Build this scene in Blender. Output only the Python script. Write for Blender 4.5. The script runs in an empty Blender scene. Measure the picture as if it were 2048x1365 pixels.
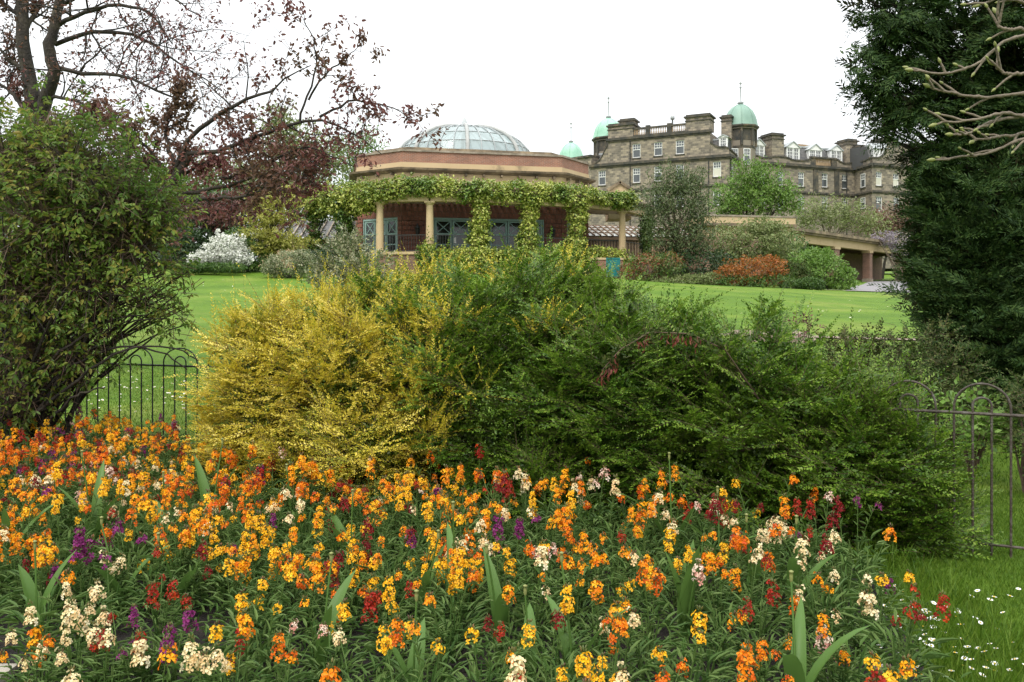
import bpy, math, random
import numpy as np

random.seed(11)
rng = np.random.default_rng(11)
scene = bpy.context.scene
COL = scene.collection

# ------------------------------------------------------------------ camera, sky, sun, exposure
F, CX, HY, EYE = 1660.0, 1024.0, 600.0, 1.55
cam_d = bpy.data.cameras.new('camera')
cam = bpy.data.objects.new('camera', cam_d)
COL.objects.link(cam)
cam.location = (0, 0, EYE)
cam.rotation_euler = (math.radians(90), 0, 0)
cam_d.sensor_width = 36.0
cam_d.lens = F / 2048.0 * 36.0
cam_d.shift_y = -(682.5 - HY) / 2048.0
cam_d.clip_start = 0.05
cam_d.clip_end = 3000
scene.camera = cam

SUN_EL, SUN_AZ = 52.0, 205.0      # high, behind the camera and a little to its left, through thick cloud
world = bpy.data.worlds.new('World')
scene.world = world
world.use_nodes = True
wn, wl = world.node_tree.nodes, world.node_tree.links
wn.clear()
sky = wn.new('ShaderNodeTexSky')
sky.sky_type = 'NISHITA'
sky.sun_disc = False
sky.sun_elevation = math.radians(SUN_EL)
sky.sun_rotation = math.radians(SUN_AZ)
cloud = wn.new('ShaderNodeRGB')
cloud.outputs[0].default_value = (8.3, 8.5, 8.6, 1)
mixw = wn.new('ShaderNodeMix')
mixw.data_type = 'RGBA'
mixw.inputs[0].default_value = 0.93
bg = wn.new('ShaderNodeBackground')
bg.inputs['Strength'].default_value = 0.12
wo = wn.new('ShaderNodeOutputWorld')
wl.new(sky.outputs[0], mixw.inputs[6])
wl.new(cloud.outputs[0], mixw.inputs[7])
# overcast sky: cloud is about three times as bright overhead as at the horizon (CIE overcast)
wtc = wn.new('ShaderNodeTexCoord'); wsx = wn.new('ShaderNodeSeparateXYZ')
wl.new(wtc.outputs['Generated'], wsx.inputs[0])
wmr = wn.new('ShaderNodeMapRange'); wmr.inputs[1].default_value = 0; wmr.inputs[2].default_value = 1; wmr.inputs[3].default_value = .62; wmr.inputs[4].default_value = 1.75
wl.new(wsx.outputs[2], wmr.inputs[0])
wmu = wn.new('ShaderNodeMix'); wmu.data_type = 'RGBA'; wmu.blend_type = 'MULTIPLY'; wmu.inputs[0].default_value = 1.0
wl.new(mixw.outputs[2], wmu.inputs[6]); wl.new(wmr.outputs[0], wmu.inputs[7])
wl.new(wmu.outputs[2], bg.inputs['Color'])
wl.new(bg.outputs[0], wo.inputs[0])

sun_d = bpy.data.lights.new('sun', 'SUN')
sun_d.energy = 1.5
sun_d.angle = math.radians(22)
sun_d.color = (1.0, 0.95, 0.87)
sun = bpy.data.objects.new('sun', sun_d)
COL.objects.link(sun)
sun.rotation_euler = (math.radians(90 - SUN_EL), 0, math.radians(-22))
sun.location = (-10, -20, 40)

scene.view_settings.view_transform = 'Standard'
scene.view_settings.look = 'None'
scene.view_settings.gamma = 1.0
scene.view_settings.exposure = 0.72
scene.cycles.max_bounces = 6
scene.cycles.diffuse_bounces = 3
scene.cycles.glossy_bounces = 2
scene.cycles.transmission_bounces = 3

# ------------------------------------------------------------------ helpers
def P(px, py, Y):
    """point at depth Y seen at photograph pixel (px, py)"""
    return np.array(((px - CX) / F * Y, Y, EYE + (HY - py) / F * Y))

def sm(a, b, x):
    t = np.clip((x - a) / (b - a), 0, 1)
    return t * t * (3 - 2 * t)

def ground(x, y):
    x = np.asarray(x, float); y = np.asarray(y, float)
    Hx = np.interp(x, [-40, -14, 4, 16, 40], [3.5, 3.0, 2.6, 1.85, 1.6])
    t = np.clip((y - 7) / 33.0, 0, 1)
    z = Hx * t ** 1.25 + np.clip(y - 40, 0, 500) * 0.045
    return z + 0.05 * np.sin(x * .45 + 1) * np.sin(y * .33) * sm(9, 16, y)

class MB:
    def __init__(s):
        s.V, s.Fs, s.U, s.n, s.mi, s.sm = [], [], [], 0, [], []
    def add(s, V, Fc, uv=None, mi=0, smooth=False):
        V = np.asarray(V, float).reshape(-1, 3)
        Fc = np.asarray(Fc, int)
        s.V.append(V)
        s.Fs.append(Fc + s.n)
        s.U.append(np.zeros((len(V), 2)) if uv is None else np.asarray(uv, float))
        s.mi.append(mi); s.sm.append(smooth)
        s.n += len(V)
        return s
    def box(s, x0, x1, y0, y1, z0, z1, mi=0):
        v = [(x, y, z) for z in (z0, z1) for y in (y0, y1) for x in (x0, x1)]
        f = [(0, 2, 3, 1), (4, 5, 7, 6), (0, 1, 5, 4), (2, 6, 7, 3), (0, 4, 6, 2), (1, 3, 7, 5)]
        return s.add(v, f, mi=mi)
    def lbox(s, fr, u0, u1, w0, w1, z0, z1, mi=0):
        """box in a facade frame: u along, w inwards, z up"""
        O, e, n = fr
        v, uv = [], []
        for z in (z0, z1):
            for w in (w0, w1):
                for u in (u0, u1):
                    q = O + e * u - n * w
                    v.append((q[0], q[1], z)); uv.append((u + w, z))
        f = [(0, 2, 3, 1), (4, 5, 7, 6), (0, 1, 5, 4), (2, 6, 7, 3), (0, 4, 6, 2), (1, 3, 7, 5)]
        return s.add(v, f, uv, mi)
    def bar(s, a, b, r, up=(0, 0, 1), mi=0):
        """square bar between two points"""
        a = np.array(a, float); b = np.array(b, float)
        d = b - a; d /= np.linalg.norm(d)
        up = np.array(up, float)
        if abs(d @ up) > .95: up = np.array((1., 0, 0))
        x = np.cross(d, up); x /= np.linalg.norm(x); y = np.cross(x, d)
        v = [c + x * r * i + y * r * j for c in (a, b) for i, j in ((-1, -1), (1, -1), (1, 1), (-1, 1))]
        f = [(0, 1, 2, 3), (7, 6, 5, 4)] + [(i, i + 4, (i + 1) % 4 + 4, (i + 1) % 4) for i in range(4)]
        return s.add(v, f, mi=mi)
    def tube(s, pts, rad, k=5, mi=0):
        pts = np.asarray(pts, float); n = len(pts)
        rad = np.broadcast_to(np.asarray(rad, float), (n,))
        d = np.gradient(pts, axis=0)
        d /= np.linalg.norm(d, axis=1)[:, None] + 1e-9
        ref = np.array((0.31, 0.17, 0.93)) if abs(d[0] @ np.array((0.31, .17, .93))) < .9 else np.array((1., .2, 0))
        x = np.cross(d, ref); x /= np.linalg.norm(x, axis=1)[:, None] + 1e-9
        y = np.cross(d, x)
        a = np.arange(k) * 2 * math.pi / k
        V = pts[:, None] + rad[:, None, None] * (x[:, None] * np.cos(a)[None, :, None] + y[:, None] * np.sin(a)[None, :, None])
        i = np.arange(n - 1)[:, None] * k; j = np.arange(k)[None]; j2 = (j + 1) % k
        Fc = np.stack([i + j, i + j2, i + k + j2, i + k + j], -1).reshape(-1, 4)
        return s.add(V.reshape(-1, 3), Fc, mi=mi, smooth=True)
    def lathe(s, c, prof, k=16, mi=0, smooth=True, squash=1.0, rot=0.0):
        """prof: (r, z) list, turned round a vertical axis through c"""
        prof = np.asarray(prof, float)
        a = np.arange(k) * 2 * math.pi / k + rot
        V = np.zeros((len(prof), k, 3))
        V[..., 0] = c[0] + prof[:, 0][:, None] * np.cos(a)
        V[..., 1] = c[1] + prof[:, 0][:, None] * np.sin(a) * squash
        V[..., 2] = c[2] + prof[:, 1][:, None]
        i = np.arange(len(prof) - 1)[:, None] * k; j = np.arange(k)[None]; j2 = (j + 1) % k
        Fc = np.stack([i + j, i + j2, i + k + j2, i + k + j], -1).reshape(-1, 4)
        return s.add(V.reshape(-1, 3), Fc, mi=mi, smooth=smooth)
    def ring(s, poly, z0, z1, off0=0.0, off1=None, cap=False, mi=0):
        """closed wall ring round a plan polygon (counter-clockwise), pushed out by off"""
        off1 = off0 if off1 is None else off1
        a, b = offset(poly, off0), offset(poly, off1)
        n = len(poly); u = 0
        for i in range(n):
            j = (i + 1) % n
            L = np.linalg.norm(a[j] - a[i])
            s.add([(*a[i], z0), (*a[j], z0), (*b[j], z1), (*b[i], z1)], [(0, 1, 2, 3)],
                  [(u, z0), (u + L, z0), (u + L, z1), (u, z1)], mi)
            u += L
        if cap:
            s.add([(*p, z1) for p in b], [tuple(range(n))], mi=mi)
            s.add([(*p, z0) for p in a], [tuple(range(n))[::-1]], mi=mi)
        return s
    def arrays(s):
        return np.concatenate(s.V), s.Fs
    def mesh(s, name, mats, org=(0, 0, 0)):
        me = bpy.data.meshes.new(name)
        if not s.V: return me
        V = np.concatenate(s.V) - np.asarray(org, float)
        loops = np.concatenate([f.reshape(-1) for f in s.Fs])
        tot = np.concatenate([np.full(len(f), f.shape[1]) for f in s.Fs])
        start = np.concatenate([[0], np.cumsum(tot)[:-1]])
        me.vertices.add(len(V)); me.vertices.foreach_set('co', V.reshape(-1).astype(np.float32))
        me.loops.add(len(loops)); me.loops.foreach_set('vertex_index', loops.astype(np.int32))
        me.polygons.add(len(tot)); me.polygons.foreach_set('loop_start', start.astype(np.int32))
        mi = np.concatenate([np.broadcast_to(np.asarray(m), (len(f),)) for m, f in zip(s.mi, s.Fs)])
        smo = np.concatenate([np.full(len(f), b) for b, f in zip(s.sm, s.Fs)])
        me.polygons.foreach_set('material_index', mi.astype(np.int32))
        me.polygons.foreach_set('use_smooth', smo)
        U = np.concatenate(s.U)
        if U.any():
            lay = me.uv_layers.new(name='metres')
            lay.data.foreach_set('uv', U[loops].reshape(-1).astype(np.float32))
        for m in (mats if isinstance(mats, (list, tuple)) else [mats]): me.materials.append(m)
        me.update(calc_edges=True)
        return me

def offset(poly, d):
    poly = np.asarray(poly, float); n = len(poly); out = []
    for i in range(n):
        a, b, c = poly[i - 1], poly[i], poly[(i + 1) % n]
        e1 = (b - a) / np.linalg.norm(b - a); e2 = (c - b) / np.linalg.norm(c - b)
        n1 = np.array((e1[1], -e1[0])); n2 = np.array((e2[1], -e2[0]))
        m = n1 + n2; m /= (m @ n1) if abs(m @ n1) > 1e-6 else 1
        out.append(b + m * d)
    return np.array(out)

ORG = {}
def thing(name, label, cat, loc=(0, 0, 0), group=None):
    o = bpy.data.objects.new(name, None)
    o.empty_display_size = 0.1
    o.location = loc
    COL.objects.link(o)
    o['label'] = label; o['category'] = cat
    if group: o['group'] = group
    ORG[o.name] = np.asarray(loc, float)
    return o

def part(name, m, mat, parent, label=None, kind=None):
    org = ORG[parent.name]
    o = bpy.data.objects.new(name, m.mesh(name, mat, org))
    COL.objects.link(o)
    o.parent = parent
    ORG[o.name] = org
    if label: o['label'] = label
    if kind: o['kind'] = kind
    return o

def single(name, m, mat, loc, label=None, cat=None, group=None, kind=None):
    o = bpy.data.objects.new(name, m.mesh(name, mat, loc))
    o.location = loc
    COL.objects.link(o)
    ORG[o.name] = np.asarray(loc, float)
    if label: o['label'] = label
    if cat: o['category'] = cat
    if group: o['group'] = group
    if kind: o['kind'] = kind
    return o

def nz(v):
    return v / (np.linalg.norm(v, axis=-1, keepdims=True) + 1e-9)

def rdir(n):
    return nz(rng.normal(size=(n, 3)))

def leaves4(p, d, n, L, W):
    """one diamond face per leaf"""
    s = nz(np.cross(d, n)); L = np.reshape(L, (-1, 1)) * np.ones((len(p), 1)); W = np.reshape(W, (-1, 1)) * np.ones((len(p), 1))
    V = np.stack([p, p + d * L * .45 + s * W * .5, p + d * L, p + d * L * .45 - s * W * .5], 1).reshape(-1, 3)
    Fc = np.arange(len(p))[:, None] * 4 + np.array([[0, 1, 2, 3]])
    return V, Fc

def leaves6(p, d, n, L, W, fold=.25, curl=.12, w1=.85, w2=.75):
    """two faces per leaf, folded along the midrib with a drooping tip"""
    s = nz(np.cross(d, n)); nn = np.cross(s, d)
    L = np.reshape(L, (-1, 1)) * np.ones((len(p), 1)); W = np.reshape(W, (-1, 1)) * np.ones((len(p), 1))
    u = nn * W * fold
    V = np.stack([p, p + d * L * .3 + s * W * .5 * w1 + u, p + d * L * .68 + s * W * .5 * w2 + u * .8 - nn * L * curl * .4,
                  p + d * L - nn * L * curl,
                  p + d * L * .68 - s * W * .5 * w2 + u * .8 - nn * L * curl * .4, p + d * L * .3 - s * W * .5 * w1 + u], 1).reshape(-1, 3)
    b = np.arange(len(p))[:, None] * 6
    Fc = np.concatenate([b + np.array([[0, 1, 2, 3]]), b + np.array([[0, 3, 4, 5]])])
    return V, Fc

# ------------------------------------------------------------------ materials
def nt(name):
    m = bpy.data.materials.new(name); m.use_nodes = True
    n = m.node_tree.nodes; n.clear()
    o = n.new('ShaderNodeOutputMaterial')
    b = n.new('ShaderNodeBsdfPrincipled')
    m.node_tree.links.new(b.outputs[0], o.inputs[0])
    return m, n, m.node_tree.links, b, o

def ramp(n, cols, pos=None):
    r = n.new('ShaderNodeValToRGB')
    e = r.color_ramp.elements
    while len(e) < len(cols): e.new(0.5)
    for i, c in enumerate(cols):
        e[i].position = i / (len(cols) - 1) if pos is None else pos[i]
        e[i].color = (*c, 1)
    return r

def leaf_mat(name, cols, rough=.5, trans=.25, patch=None, patch_scale=1.2, patch_lo=.45, patch_hi=.62, spec=.4):
    """colour differs from leaf to leaf; patch = second set of colours in clouds through the plant"""
    m, n, l, b, o = nt(name)
    g = n.new('ShaderNodeNewGeometry')
    r = ramp(n, cols); l.new(g.outputs['Random Per Island'], r.inputs[0])
    c = r.outputs[0]
    if patch:
        r2 = ramp(n, patch); l.new(g.outputs['Random Per Island'], r2.inputs[0])
        tc = n.new('ShaderNodeTexCoord'); no = n.new('ShaderNodeTexNoise')
        no.inputs['Scale'].default_value = patch_scale; no.inputs['Detail'].default_value = 3
        l.new(tc.outputs['Object'], no.inputs['Vector'])
        mr = n.new('ShaderNodeMapRange'); mr.inputs[1].default_value = patch_lo; mr.inputs[2].default_value = patch_hi
        l.new(no.outputs[0], mr.inputs[0])
        mx = n.new('ShaderNodeMix'); mx.data_type = 'RGBA'
        l.new(mr.outputs[0], mx.inputs[0]); l.new(c, mx.inputs[6]); l.new(r2.outputs[0], mx.inputs[7])
        c = mx.outputs[2]
    l.new(c, b.inputs['Base Color'])
    b.inputs['Roughness'].default_value = rough
    b.inputs['Specular IOR Level'].default_value = spec
    t = n.new('ShaderNodeBsdfTranslucent'); l.new(c, t.inputs[0])
    ms = n.new('ShaderNodeMixShader'); ms.inputs[0].default_value = trans
    l.new(b.outputs[0], ms.inputs[1]); l.new(t.outputs[0], ms.inputs[2]); l.new(ms.outputs[0], o.inputs[0])
    return m

def noise_mat(name, cols, scale=3.0, rough=.8, bump=.0, bscale=30, detail=6, metal=0, pos=None, spec=.5):
    m, n, l, b, o = nt(name)
    tc = n.new('ShaderNodeTexCoord'); no = n.new('ShaderNodeTexNoise')
    no.inputs['Scale'].default_value = scale; no.inputs['Detail'].default_value = detail; no.inputs['Roughness'].default_value = .65
    l.new(tc.outputs['Object'], no.inputs['Vector'])
    r = ramp(n, cols, pos or [.3 + .4 * i / (len(cols) - 1) for i in range(len(cols))])
    l.new(no.outputs[0], r.inputs[0]); l.new(r.outputs[0], b.inputs['Base Color'])
    b.inputs['Roughness'].default_value = rough; b.inputs['Metallic'].default_value = metal
    b.inputs['Specular IOR Level'].default_value = spec
    if bump:
        n2 = n.new('ShaderNodeTexNoise'); n2.inputs['Scale'].default_value = bscale; n2.inputs['Detail'].default_value = 5
        l.new(tc.outputs['Object'], n2.inputs['Vector'])
        bp = n.new('ShaderNodeBump'); bp.inputs['Strength'].default_value = bump; bp.inputs['Distance'].default_value = .05
        l.new(n2.outputs[0], bp.inputs['Height']); l.new(bp.outputs[0], b.inputs['Normal'])
    return m

def brick_mat(name, c1, c2, mortar, bw, bh, mort=.012, soot=None, soot_scale=.35, soot_amt=.8, rough=.85, bias=0.0):
    """coursed bricks or blocks in metres along the wall, with stains of soot"""
    m, n, l, b, o = nt(name)
    uv = n.new('ShaderNodeUVMap'); uv.uv_map = 'metres'
    br = n.new('ShaderNodeTexBrick')
    br.inputs['Scale'].default_value = 1.0
    br.inputs['Brick Width'].default_value = bw; br.inputs['Row Height'].default_value = bh
    br.inputs['Mortar Size'].default_value = mort; br.inputs['Mortar Smooth'].default_value = .3
    br.inputs['Bias'].default_value = bias
    br.inputs['Color1'].default_value = (*c1, 1); br.inputs['Color2'].default_value = (*c2, 1); br.inputs['Mortar'].default_value = (*mortar, 1)
    l.new(uv.outputs[0], br.inputs['Vector'])
    c = br.outputs[0]
    if soot:
        no = n.new('ShaderNodeTexNoise'); no.inputs['Scale'].default_value = soot_scale; no.inputs['Detail'].default_value = 7; no.inputs['Roughness'].default_value = .7
        l.new(uv.outputs[0], no.inputs['Vector'])
        mr = n.new('ShaderNodeMapRange'); mr.inputs[1].default_value = .42; mr.inputs[2].default_value = .7; mr.inputs[4].default_value = soot_amt
        l.new(no.outputs[0], mr.inputs[0])
        mx = n.new('ShaderNodeMix'); mx.data_type = 'RGBA'
        l.new(mr.outputs[0], mx.inputs[0]); l.new(c, mx.inputs[6]); mx.inputs[7].default_value = (*soot, 1)
        c = mx.outputs[2]
    l.new(c, b.inputs['Base Color']); b.inputs['Roughness'].default_value = rough
    bp = n.new('ShaderNodeBump'); bp.inputs['Strength'].default_value = .6; bp.inputs['Distance'].default_value = .03; bp.invert = True
    l.new(br.outputs['Fac'], bp.inputs['Height']); l.new(bp.outputs[0], b.inputs['Normal'])
    return m

def glass_mat(name, tint, refl=.3, rough=.02):
    m, n, l, b, o = nt(name)
    n.remove(b)
    t = n.new('ShaderNodeBsdfTransparent'); t.inputs[0].default_value = (*tint, 1)
    g = n.new('ShaderNodeBsdfGlossy'); g.inputs['Roughness'].default_value = rough; g.inputs[0].default_value = (.9, .95, 1, 1)
    ms = n.new('ShaderNodeMixShader'); ms.inputs[0].default_value = refl
    l.new(t.outputs[0], ms.inputs[1]); l.new(g.outputs[0], ms.inputs[2]); l.new(ms.outputs[0], o.inputs[0])
    return m

M = {}
M['stone'] = brick_mat('hotel gritstone', (.35, .29, .21), (.115, .10, .082), (.235, .20, .155), .55, .29, .03, (.09, .08, .065), .5, .5)  # stone tones lightened to paint in the slight haze of distance
M['stone_trim'] = noise_mat('sooty stone trim', [(.03, .032, .03), (.075, .066, .05), (.20, .15, .09)], 1.3, .9, pos=[.35, .55, .75])
M['stone_plain'] = noise_mat('buff dressed stone', [(.13, .09, .055), (.34, .24, .14), (.40, .29, .17)], 1.0, .9, pos=[.25, .5, .8])
M['cream'] = noise_mat('cream faience stone', [(.16, .12, .07), (.46, .34, .19), (.52, .40, .24)], .7, .75, .1, 12, pos=[.22, .42, .8])
M['cream_dirty'] = noise_mat('weathered cornice stone', [(.05, .045, .03), (.16, .12, .075), (.36, .28, .17)], 1.1, .85, pos=[.3, .5, .75])
M['coping'] = noise_mat('grey weathered coping', [(.10, .085, .06), (.24, .20, .15), (.36, .31, .25)], 1.6, .85)
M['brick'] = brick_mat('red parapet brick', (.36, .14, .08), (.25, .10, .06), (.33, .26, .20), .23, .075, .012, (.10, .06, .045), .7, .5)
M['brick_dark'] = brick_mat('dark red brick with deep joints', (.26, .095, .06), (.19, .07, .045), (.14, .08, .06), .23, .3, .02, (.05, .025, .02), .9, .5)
M['brick_pier'] = brick_mat('brown red pier brick', (.27, .13, .09), (.19, .09, .06), (.25, .2, .15), .23, .075, .012, (.07, .05, .04), .9, .5)
M['teal'] = noise_mat('grey green joinery paint', [(.20, .31, .28), (.26, .38, .34)], 2, .45)
M['teal_board'] = noise_mat('teal painted board', [(.004, .125, .125), (.006, .16, .155)], 2.5, .45)
M['white'] = noise_mat('white paint', [(.66, .66, .63), (.8, .8, .78)], 2, .5)
M['glass'] = noise_mat('window glass over a dim room', [(.03, .038, .042), (.09, .10, .105)], .5, .06, spec=.9)
M['glass_dark'] = noise_mat('dark door glass', [(.008, .010, .010), (.03, .035, .03)], .8, .05, spec=.7)
M['blind'] = noise_mat('pale window blind', [(.5, .48, .40), (.6, .58, .5)], .8, .8)
M['copper'] = noise_mat('green copper sheet', [(.20, .40, .29), (.27, .48, .36), (.34, .55, .43)], .5, .55)
M['copper_dark'] = noise_mat('dull green copper', [(.15, .25, .20), (.22, .34, .27)], .5, .55)
M['slate'] = brick_mat('roof slate', (.15, .145, .14), (.10, .10, .10), (.06, .06, .06), .35, .25, .012)
M['lead'] = noise_mat('weathered lead', [(.25, .27, .27), (.38, .40, .40)], 1.2, .5)
M['rib'] = noise_mat('aged timber rib', [(.27, .28, .27), (.40, .40, .38)], 2, .7)
def milk_glass(name, col, clear):
    m, n, l, b, o = nt(name)
    b.inputs['Base Color'].default_value = (*col, 1); b.inputs['Roughness'].default_value = .12; b.inputs['Specular IOR Level'].default_value = .7
    t = n.new('ShaderNodeBsdfTransparent'); t.inputs[0].default_value = (.88, .95, .95, 1)
    ms = n.new('ShaderNodeMixShader'); ms.inputs[0].default_value = clear
    l.new(b.outputs[0], ms.inputs[1]); l.new(t.outputs[0], ms.inputs[2]); l.new(ms.outputs[0], o.inputs[0])
    return m
M['dome_glass'] = milk_glass('dome glass', (.36, .43, .43), .34)
M['roof_glass'] = milk_glass('light-passing roof glass', (.34, .32, .27), .55)  # veranda roof made part clear to let daylight down onto the doors
M['lean_glass'] = noise_mat('old roof glass', [(.26, .26, .23), (.48, .48, .44)], .9, .3)
M['wood'] = noise_mat('brown stained timber', [(.10, .06, .035), (.20, .13, .08)], 3, .7)
M['rafter'] = noise_mat('pale timber rafter', [(.22, .15, .09), (.38, .27, .17)], 2, .8)
M['iron'] = noise_mat('dark iron paint', [(.012, .014, .013), (.03, .032, .028)], 9, .5, .2, 60)
M['iron_rust'] = noise_mat('worn brown iron', [(.022, .016, .012), (.055, .04, .028), (.11, .10, .085)], 14, .6, .3, 60)
M['bark'] = noise_mat('dark bark', [(.012, .010, .008), (.03, .023, .017), (.06, .05, .032)], 6, .9, .6, 25)
M['bark_pale'] = noise_mat('greyish bark', [(.10, .075, .05), (.20, .16, .11)], 8, .85, .4, 40)
M['twig_pale'] = noise_mat('pale magnolia bark', [(.10, .08, .055), (.2, .16, .115)], 30, .8, .3, 90)
M['twig'] = noise_mat('brown twig', [(.05, .03, .018), (.12, .075, .045)], 9, .8)
M['soil'] = noise_mat('dark garden soil', [(.008, .006, .005), (.022, .016, .012), (.06, .045, .035)], 14, .95, .9, 45, pos=[.3, .55, .82])
M['asphalt'] = noise_mat('grey asphalt', [(.17, .16, .165), (.23, .22, .225)], 5, .9, .3, 80)
M['kerb'] = noise_mat('pale stone kerb', [(.25, .22, .18), (.42, .38, .32)], 3, .85, .3, 20)
M['rock'] = noise_mat('brown garden stone', [(.09, .065, .05), (.22, .165, .125), (.32, .25, .2)], 4, .9, .5, 14)
# ------------------------------------------------------------------ ground
def lawn_mat():
    m, n, l, b, o = nt('mown lawn')
    tc = n.new('ShaderNodeTexCoord')
    def noise(s, d=5, r=.6):
        x = n.new('ShaderNodeTexNoise'); x.inputs['Scale'].default_value = s; x.inputs['Detail'].default_value = d; x.inputs['Roughness'].default_value = r
        l.new(tc.outputs['Object'], x.inputs['Vector']); return x
    a = noise(.35, 7, .68); f = noise(7, 8, .8)
    r1 = ramp(n, [(.065, .135, .011), (.10, .18, .015), (.165, .215, .035)], [.32, .5, .68]); l.new(a.outputs[0], r1.inputs[0])
    r2 = ramp(n, [(.4, .45, .35), (1, 1, 1), (1.5, 1.35, 1.3)], [.25, .5, .8]); l.new(f.outputs[0], r2.inputs[0])
    sx = n.new('ShaderNodeSeparateXYZ'); l.new(tc.outputs['Object'], sx.inputs[0])     # faint mowing passes, a little uneven
    wv = n.new('ShaderNodeTexWave'); wv.bands_direction = 'Y'; wv.inputs['Scale'].default_value = .11; wv.inputs['Distortion'].default_value = 6; wv.inputs['Detail'].default_value = 3; wv.inputs['Detail Scale'].default_value = .6
    l.new(tc.outputs['Object'], wv.inputs['Vector'])
    rw = ramp(n, [(.80, .84, .8), (1.12, 1.08, 1.1)], [.3, .7]); l.new(wv.outputs[1], rw.inputs[0])
    m0 = n.new('ShaderNodeMix'); m0.data_type = 'RGBA'; m0.blend_type = 'MULTIPLY'; m0.inputs[0].default_value = .45
    l.new(r1.outputs[0], m0.inputs[6]); l.new(rw.outputs[0], m0.inputs[7])
    r1 = m0
    mu = n.new('ShaderNodeMix'); mu.data_type = 'RGBA'; mu.blend_type = 'MULTIPLY'; mu.inputs[0].default_value = .8
    l.new(r1.outputs[2], mu.inputs[6]); l.new(r2.outputs[0], mu.inputs[7])
    l.new(mu.outputs[2], b.inputs['Base Color'])
    b.inputs['Roughness'].default_value = .8; b.inputs['Specular IOR Level'].default_value = .15
    h = noise(22, 6, .8)
    bp = n.new('ShaderNodeBump'); bp.inputs['Strength'].default_value = .7; bp.inputs['Distance'].default_value = .06
    l.new(h.outputs[0], bp.inputs['Height']); l.new(bp.outputs[0], b.inputs['Normal'])
    return m
M['lawn'] = lawn_mat()

def grid_sheet(xs, ys, zf):
    X, Y = np.meshgrid(xs, ys)
    Z = zf(X, Y)
    V = np.stack([X, Y, Z], -1).reshape(-1, 3)
    nx = len(xs)
    i = (np.arange(len(ys) - 1)[:, None] * nx + np.arange(nx - 1)[None]).reshape(-1)
    return V, np.stack([i, i + 1, i + nx + 1, i + nx], -1)

xs = np.concatenate([[-900, -500, -300, -180, -110], np.linspace(-70, 70, 141), [110, 180, 300, 500, 900]])
ys = np.concatenate([np.linspace(-30, 4, 12), np.linspace(5, 60, 111), np.geomspace(62, 1200, 30)])
g = MB(); V, Fc = grid_sheet(xs, ys, ground); g.add(V, Fc, smooth=True)
single('lawn_ground', g, M['lawn'], (0, 0, 0), kind='structure')

def drape(name, L, R, off, mat, ny=24, nx=8, lo=None):
    """strip between two plan polylines, laid on the ground"""
    L, R = np.array(L, float), np.array(R, float)
    def rs(A):
        t = np.linspace(0, len(A) - 1, ny)
        return np.stack([np.interp(t, range(len(A)), A[:, k]) for k in (0, 1)], -1)
    a, b = rs(L), rs(R)
    u = np.linspace(0, 1, nx)[None, :, None]
    Q = a[:, None] * (1 - u) + b[:, None] * u
    V = np.concatenate([Q, (ground(Q[..., 0], Q[..., 1]) + off)[..., None]], -1).reshape(-1, 3)
    i = (np.arange(ny - 1)[:, None] * nx + np.arange(nx - 1)[None]).reshape(-1)
    m = MB().add(V, np.stack([i, i + 1, i + nx + 1, i + nx], -1), smooth=True)
    return single(name, m, mat, (0, 0, 0), kind='structure')

drape('asphalt_path', [(17.3, 43), (19.0, 47), (22.5, 54), (28.3, 66), (31.2, 73)], [(21.6, 43), (22.2, 47), (26.0, 54), (33.2, 66), (37.5, 73)], .03, M['asphalt'])
drape('path_edging', [(17.0, 42.55), (21.9, 42.55)], [(17.0, 43.0), (21.9, 43.0)], .045, M['kerb'], 12, 3)
drape('border_edging', [(4.9, 43.6), (8.5, 44.6), (17.0, 42.9)], [(4.9, 43.9), (8.5, 44.9), (17.0, 43.2)], .05, M['kerb'], 30, 3)
drape('garden_path', [(-3.5, 17.6), (0, 18.6), (3.5, 18.95), (7.5, 18.7), (16, 17.6), (30, 15.5)], [(-3.4, 18.0), (0, 19.0), (3.5, 19.37), (7.5, 19.15), (16, 18.1), (30, 16.0)], .03, M['rock'], 20, 4)

# soil of the flower bed: an uneven tilth with a lip along the front
def bed_z(x, y):
    return .028 + .016 * np.sin(x * 7.1 + y * 3) * np.sin(y * 6.3 - x) + .01 * np.sin(x * 23) * np.sin(y * 19 + x * 5)
def in_poly(x, y, poly):
    ins = np.zeros(np.shape(x), bool); n = len(poly)
    for i in range(n):
        (x1, y1), (x2, y2) = poly[i], poly[i - 1]
        c = ((y1 > y) != (y2 > y)) & (x < (x2 - x1) * (y - y1) / (y2 - y1 + 1e-12) + x1)
        ins ^= c
    return ins
BED = [(-9, 3.45), (-2.15, 3.42), (-1.5, 2.9), (-.6, 2.35), (1.5, 2.2), (1.75, 3.6), (1.98, 4.75), (1.4, 5.3), (.2, 6.0), (-1.2, 6.8), (-2.6, 7.6), (-4.2, 8.55), (-9, 8.7)]
yy = np.linspace(2.2, 8.7, 90)
xr = np.interp(yy, [2.2, 3.6, 4.75, 5.3, 6.0, 6.8, 7.6, 8.55, 8.7], [1.5, 1.75, 1.98, 1.4, .2, -1.2, -2.6, -4.2, -8.0]) + .03 * np.sin(yy * 9)
xl = np.interp(yy, [2.2, 2.35, 2.9, 3.4, 3.46], [-.4, -.6, -1.5, -2.1, -9])
uu = np.linspace(0, 1, 110)
X = xl[:, None] * (1 - uu) + xr[:, None] * uu; Y = np.repeat(yy[:, None], 110, 1)
V = np.stack([X, Y, bed_z(X, Y)], -1).reshape(-1, 3)
i = (np.arange(89)[:, None] * 110 + np.arange(109)[None]).reshape(-1); Fc = np.stack([i, i + 1, i + 111, i + 110], -1)
single('flower_bed_soil', MB().add(V, Fc, smooth=True), M['soil'], (0, 0, 0), kind='structure')
e = MB()
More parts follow.
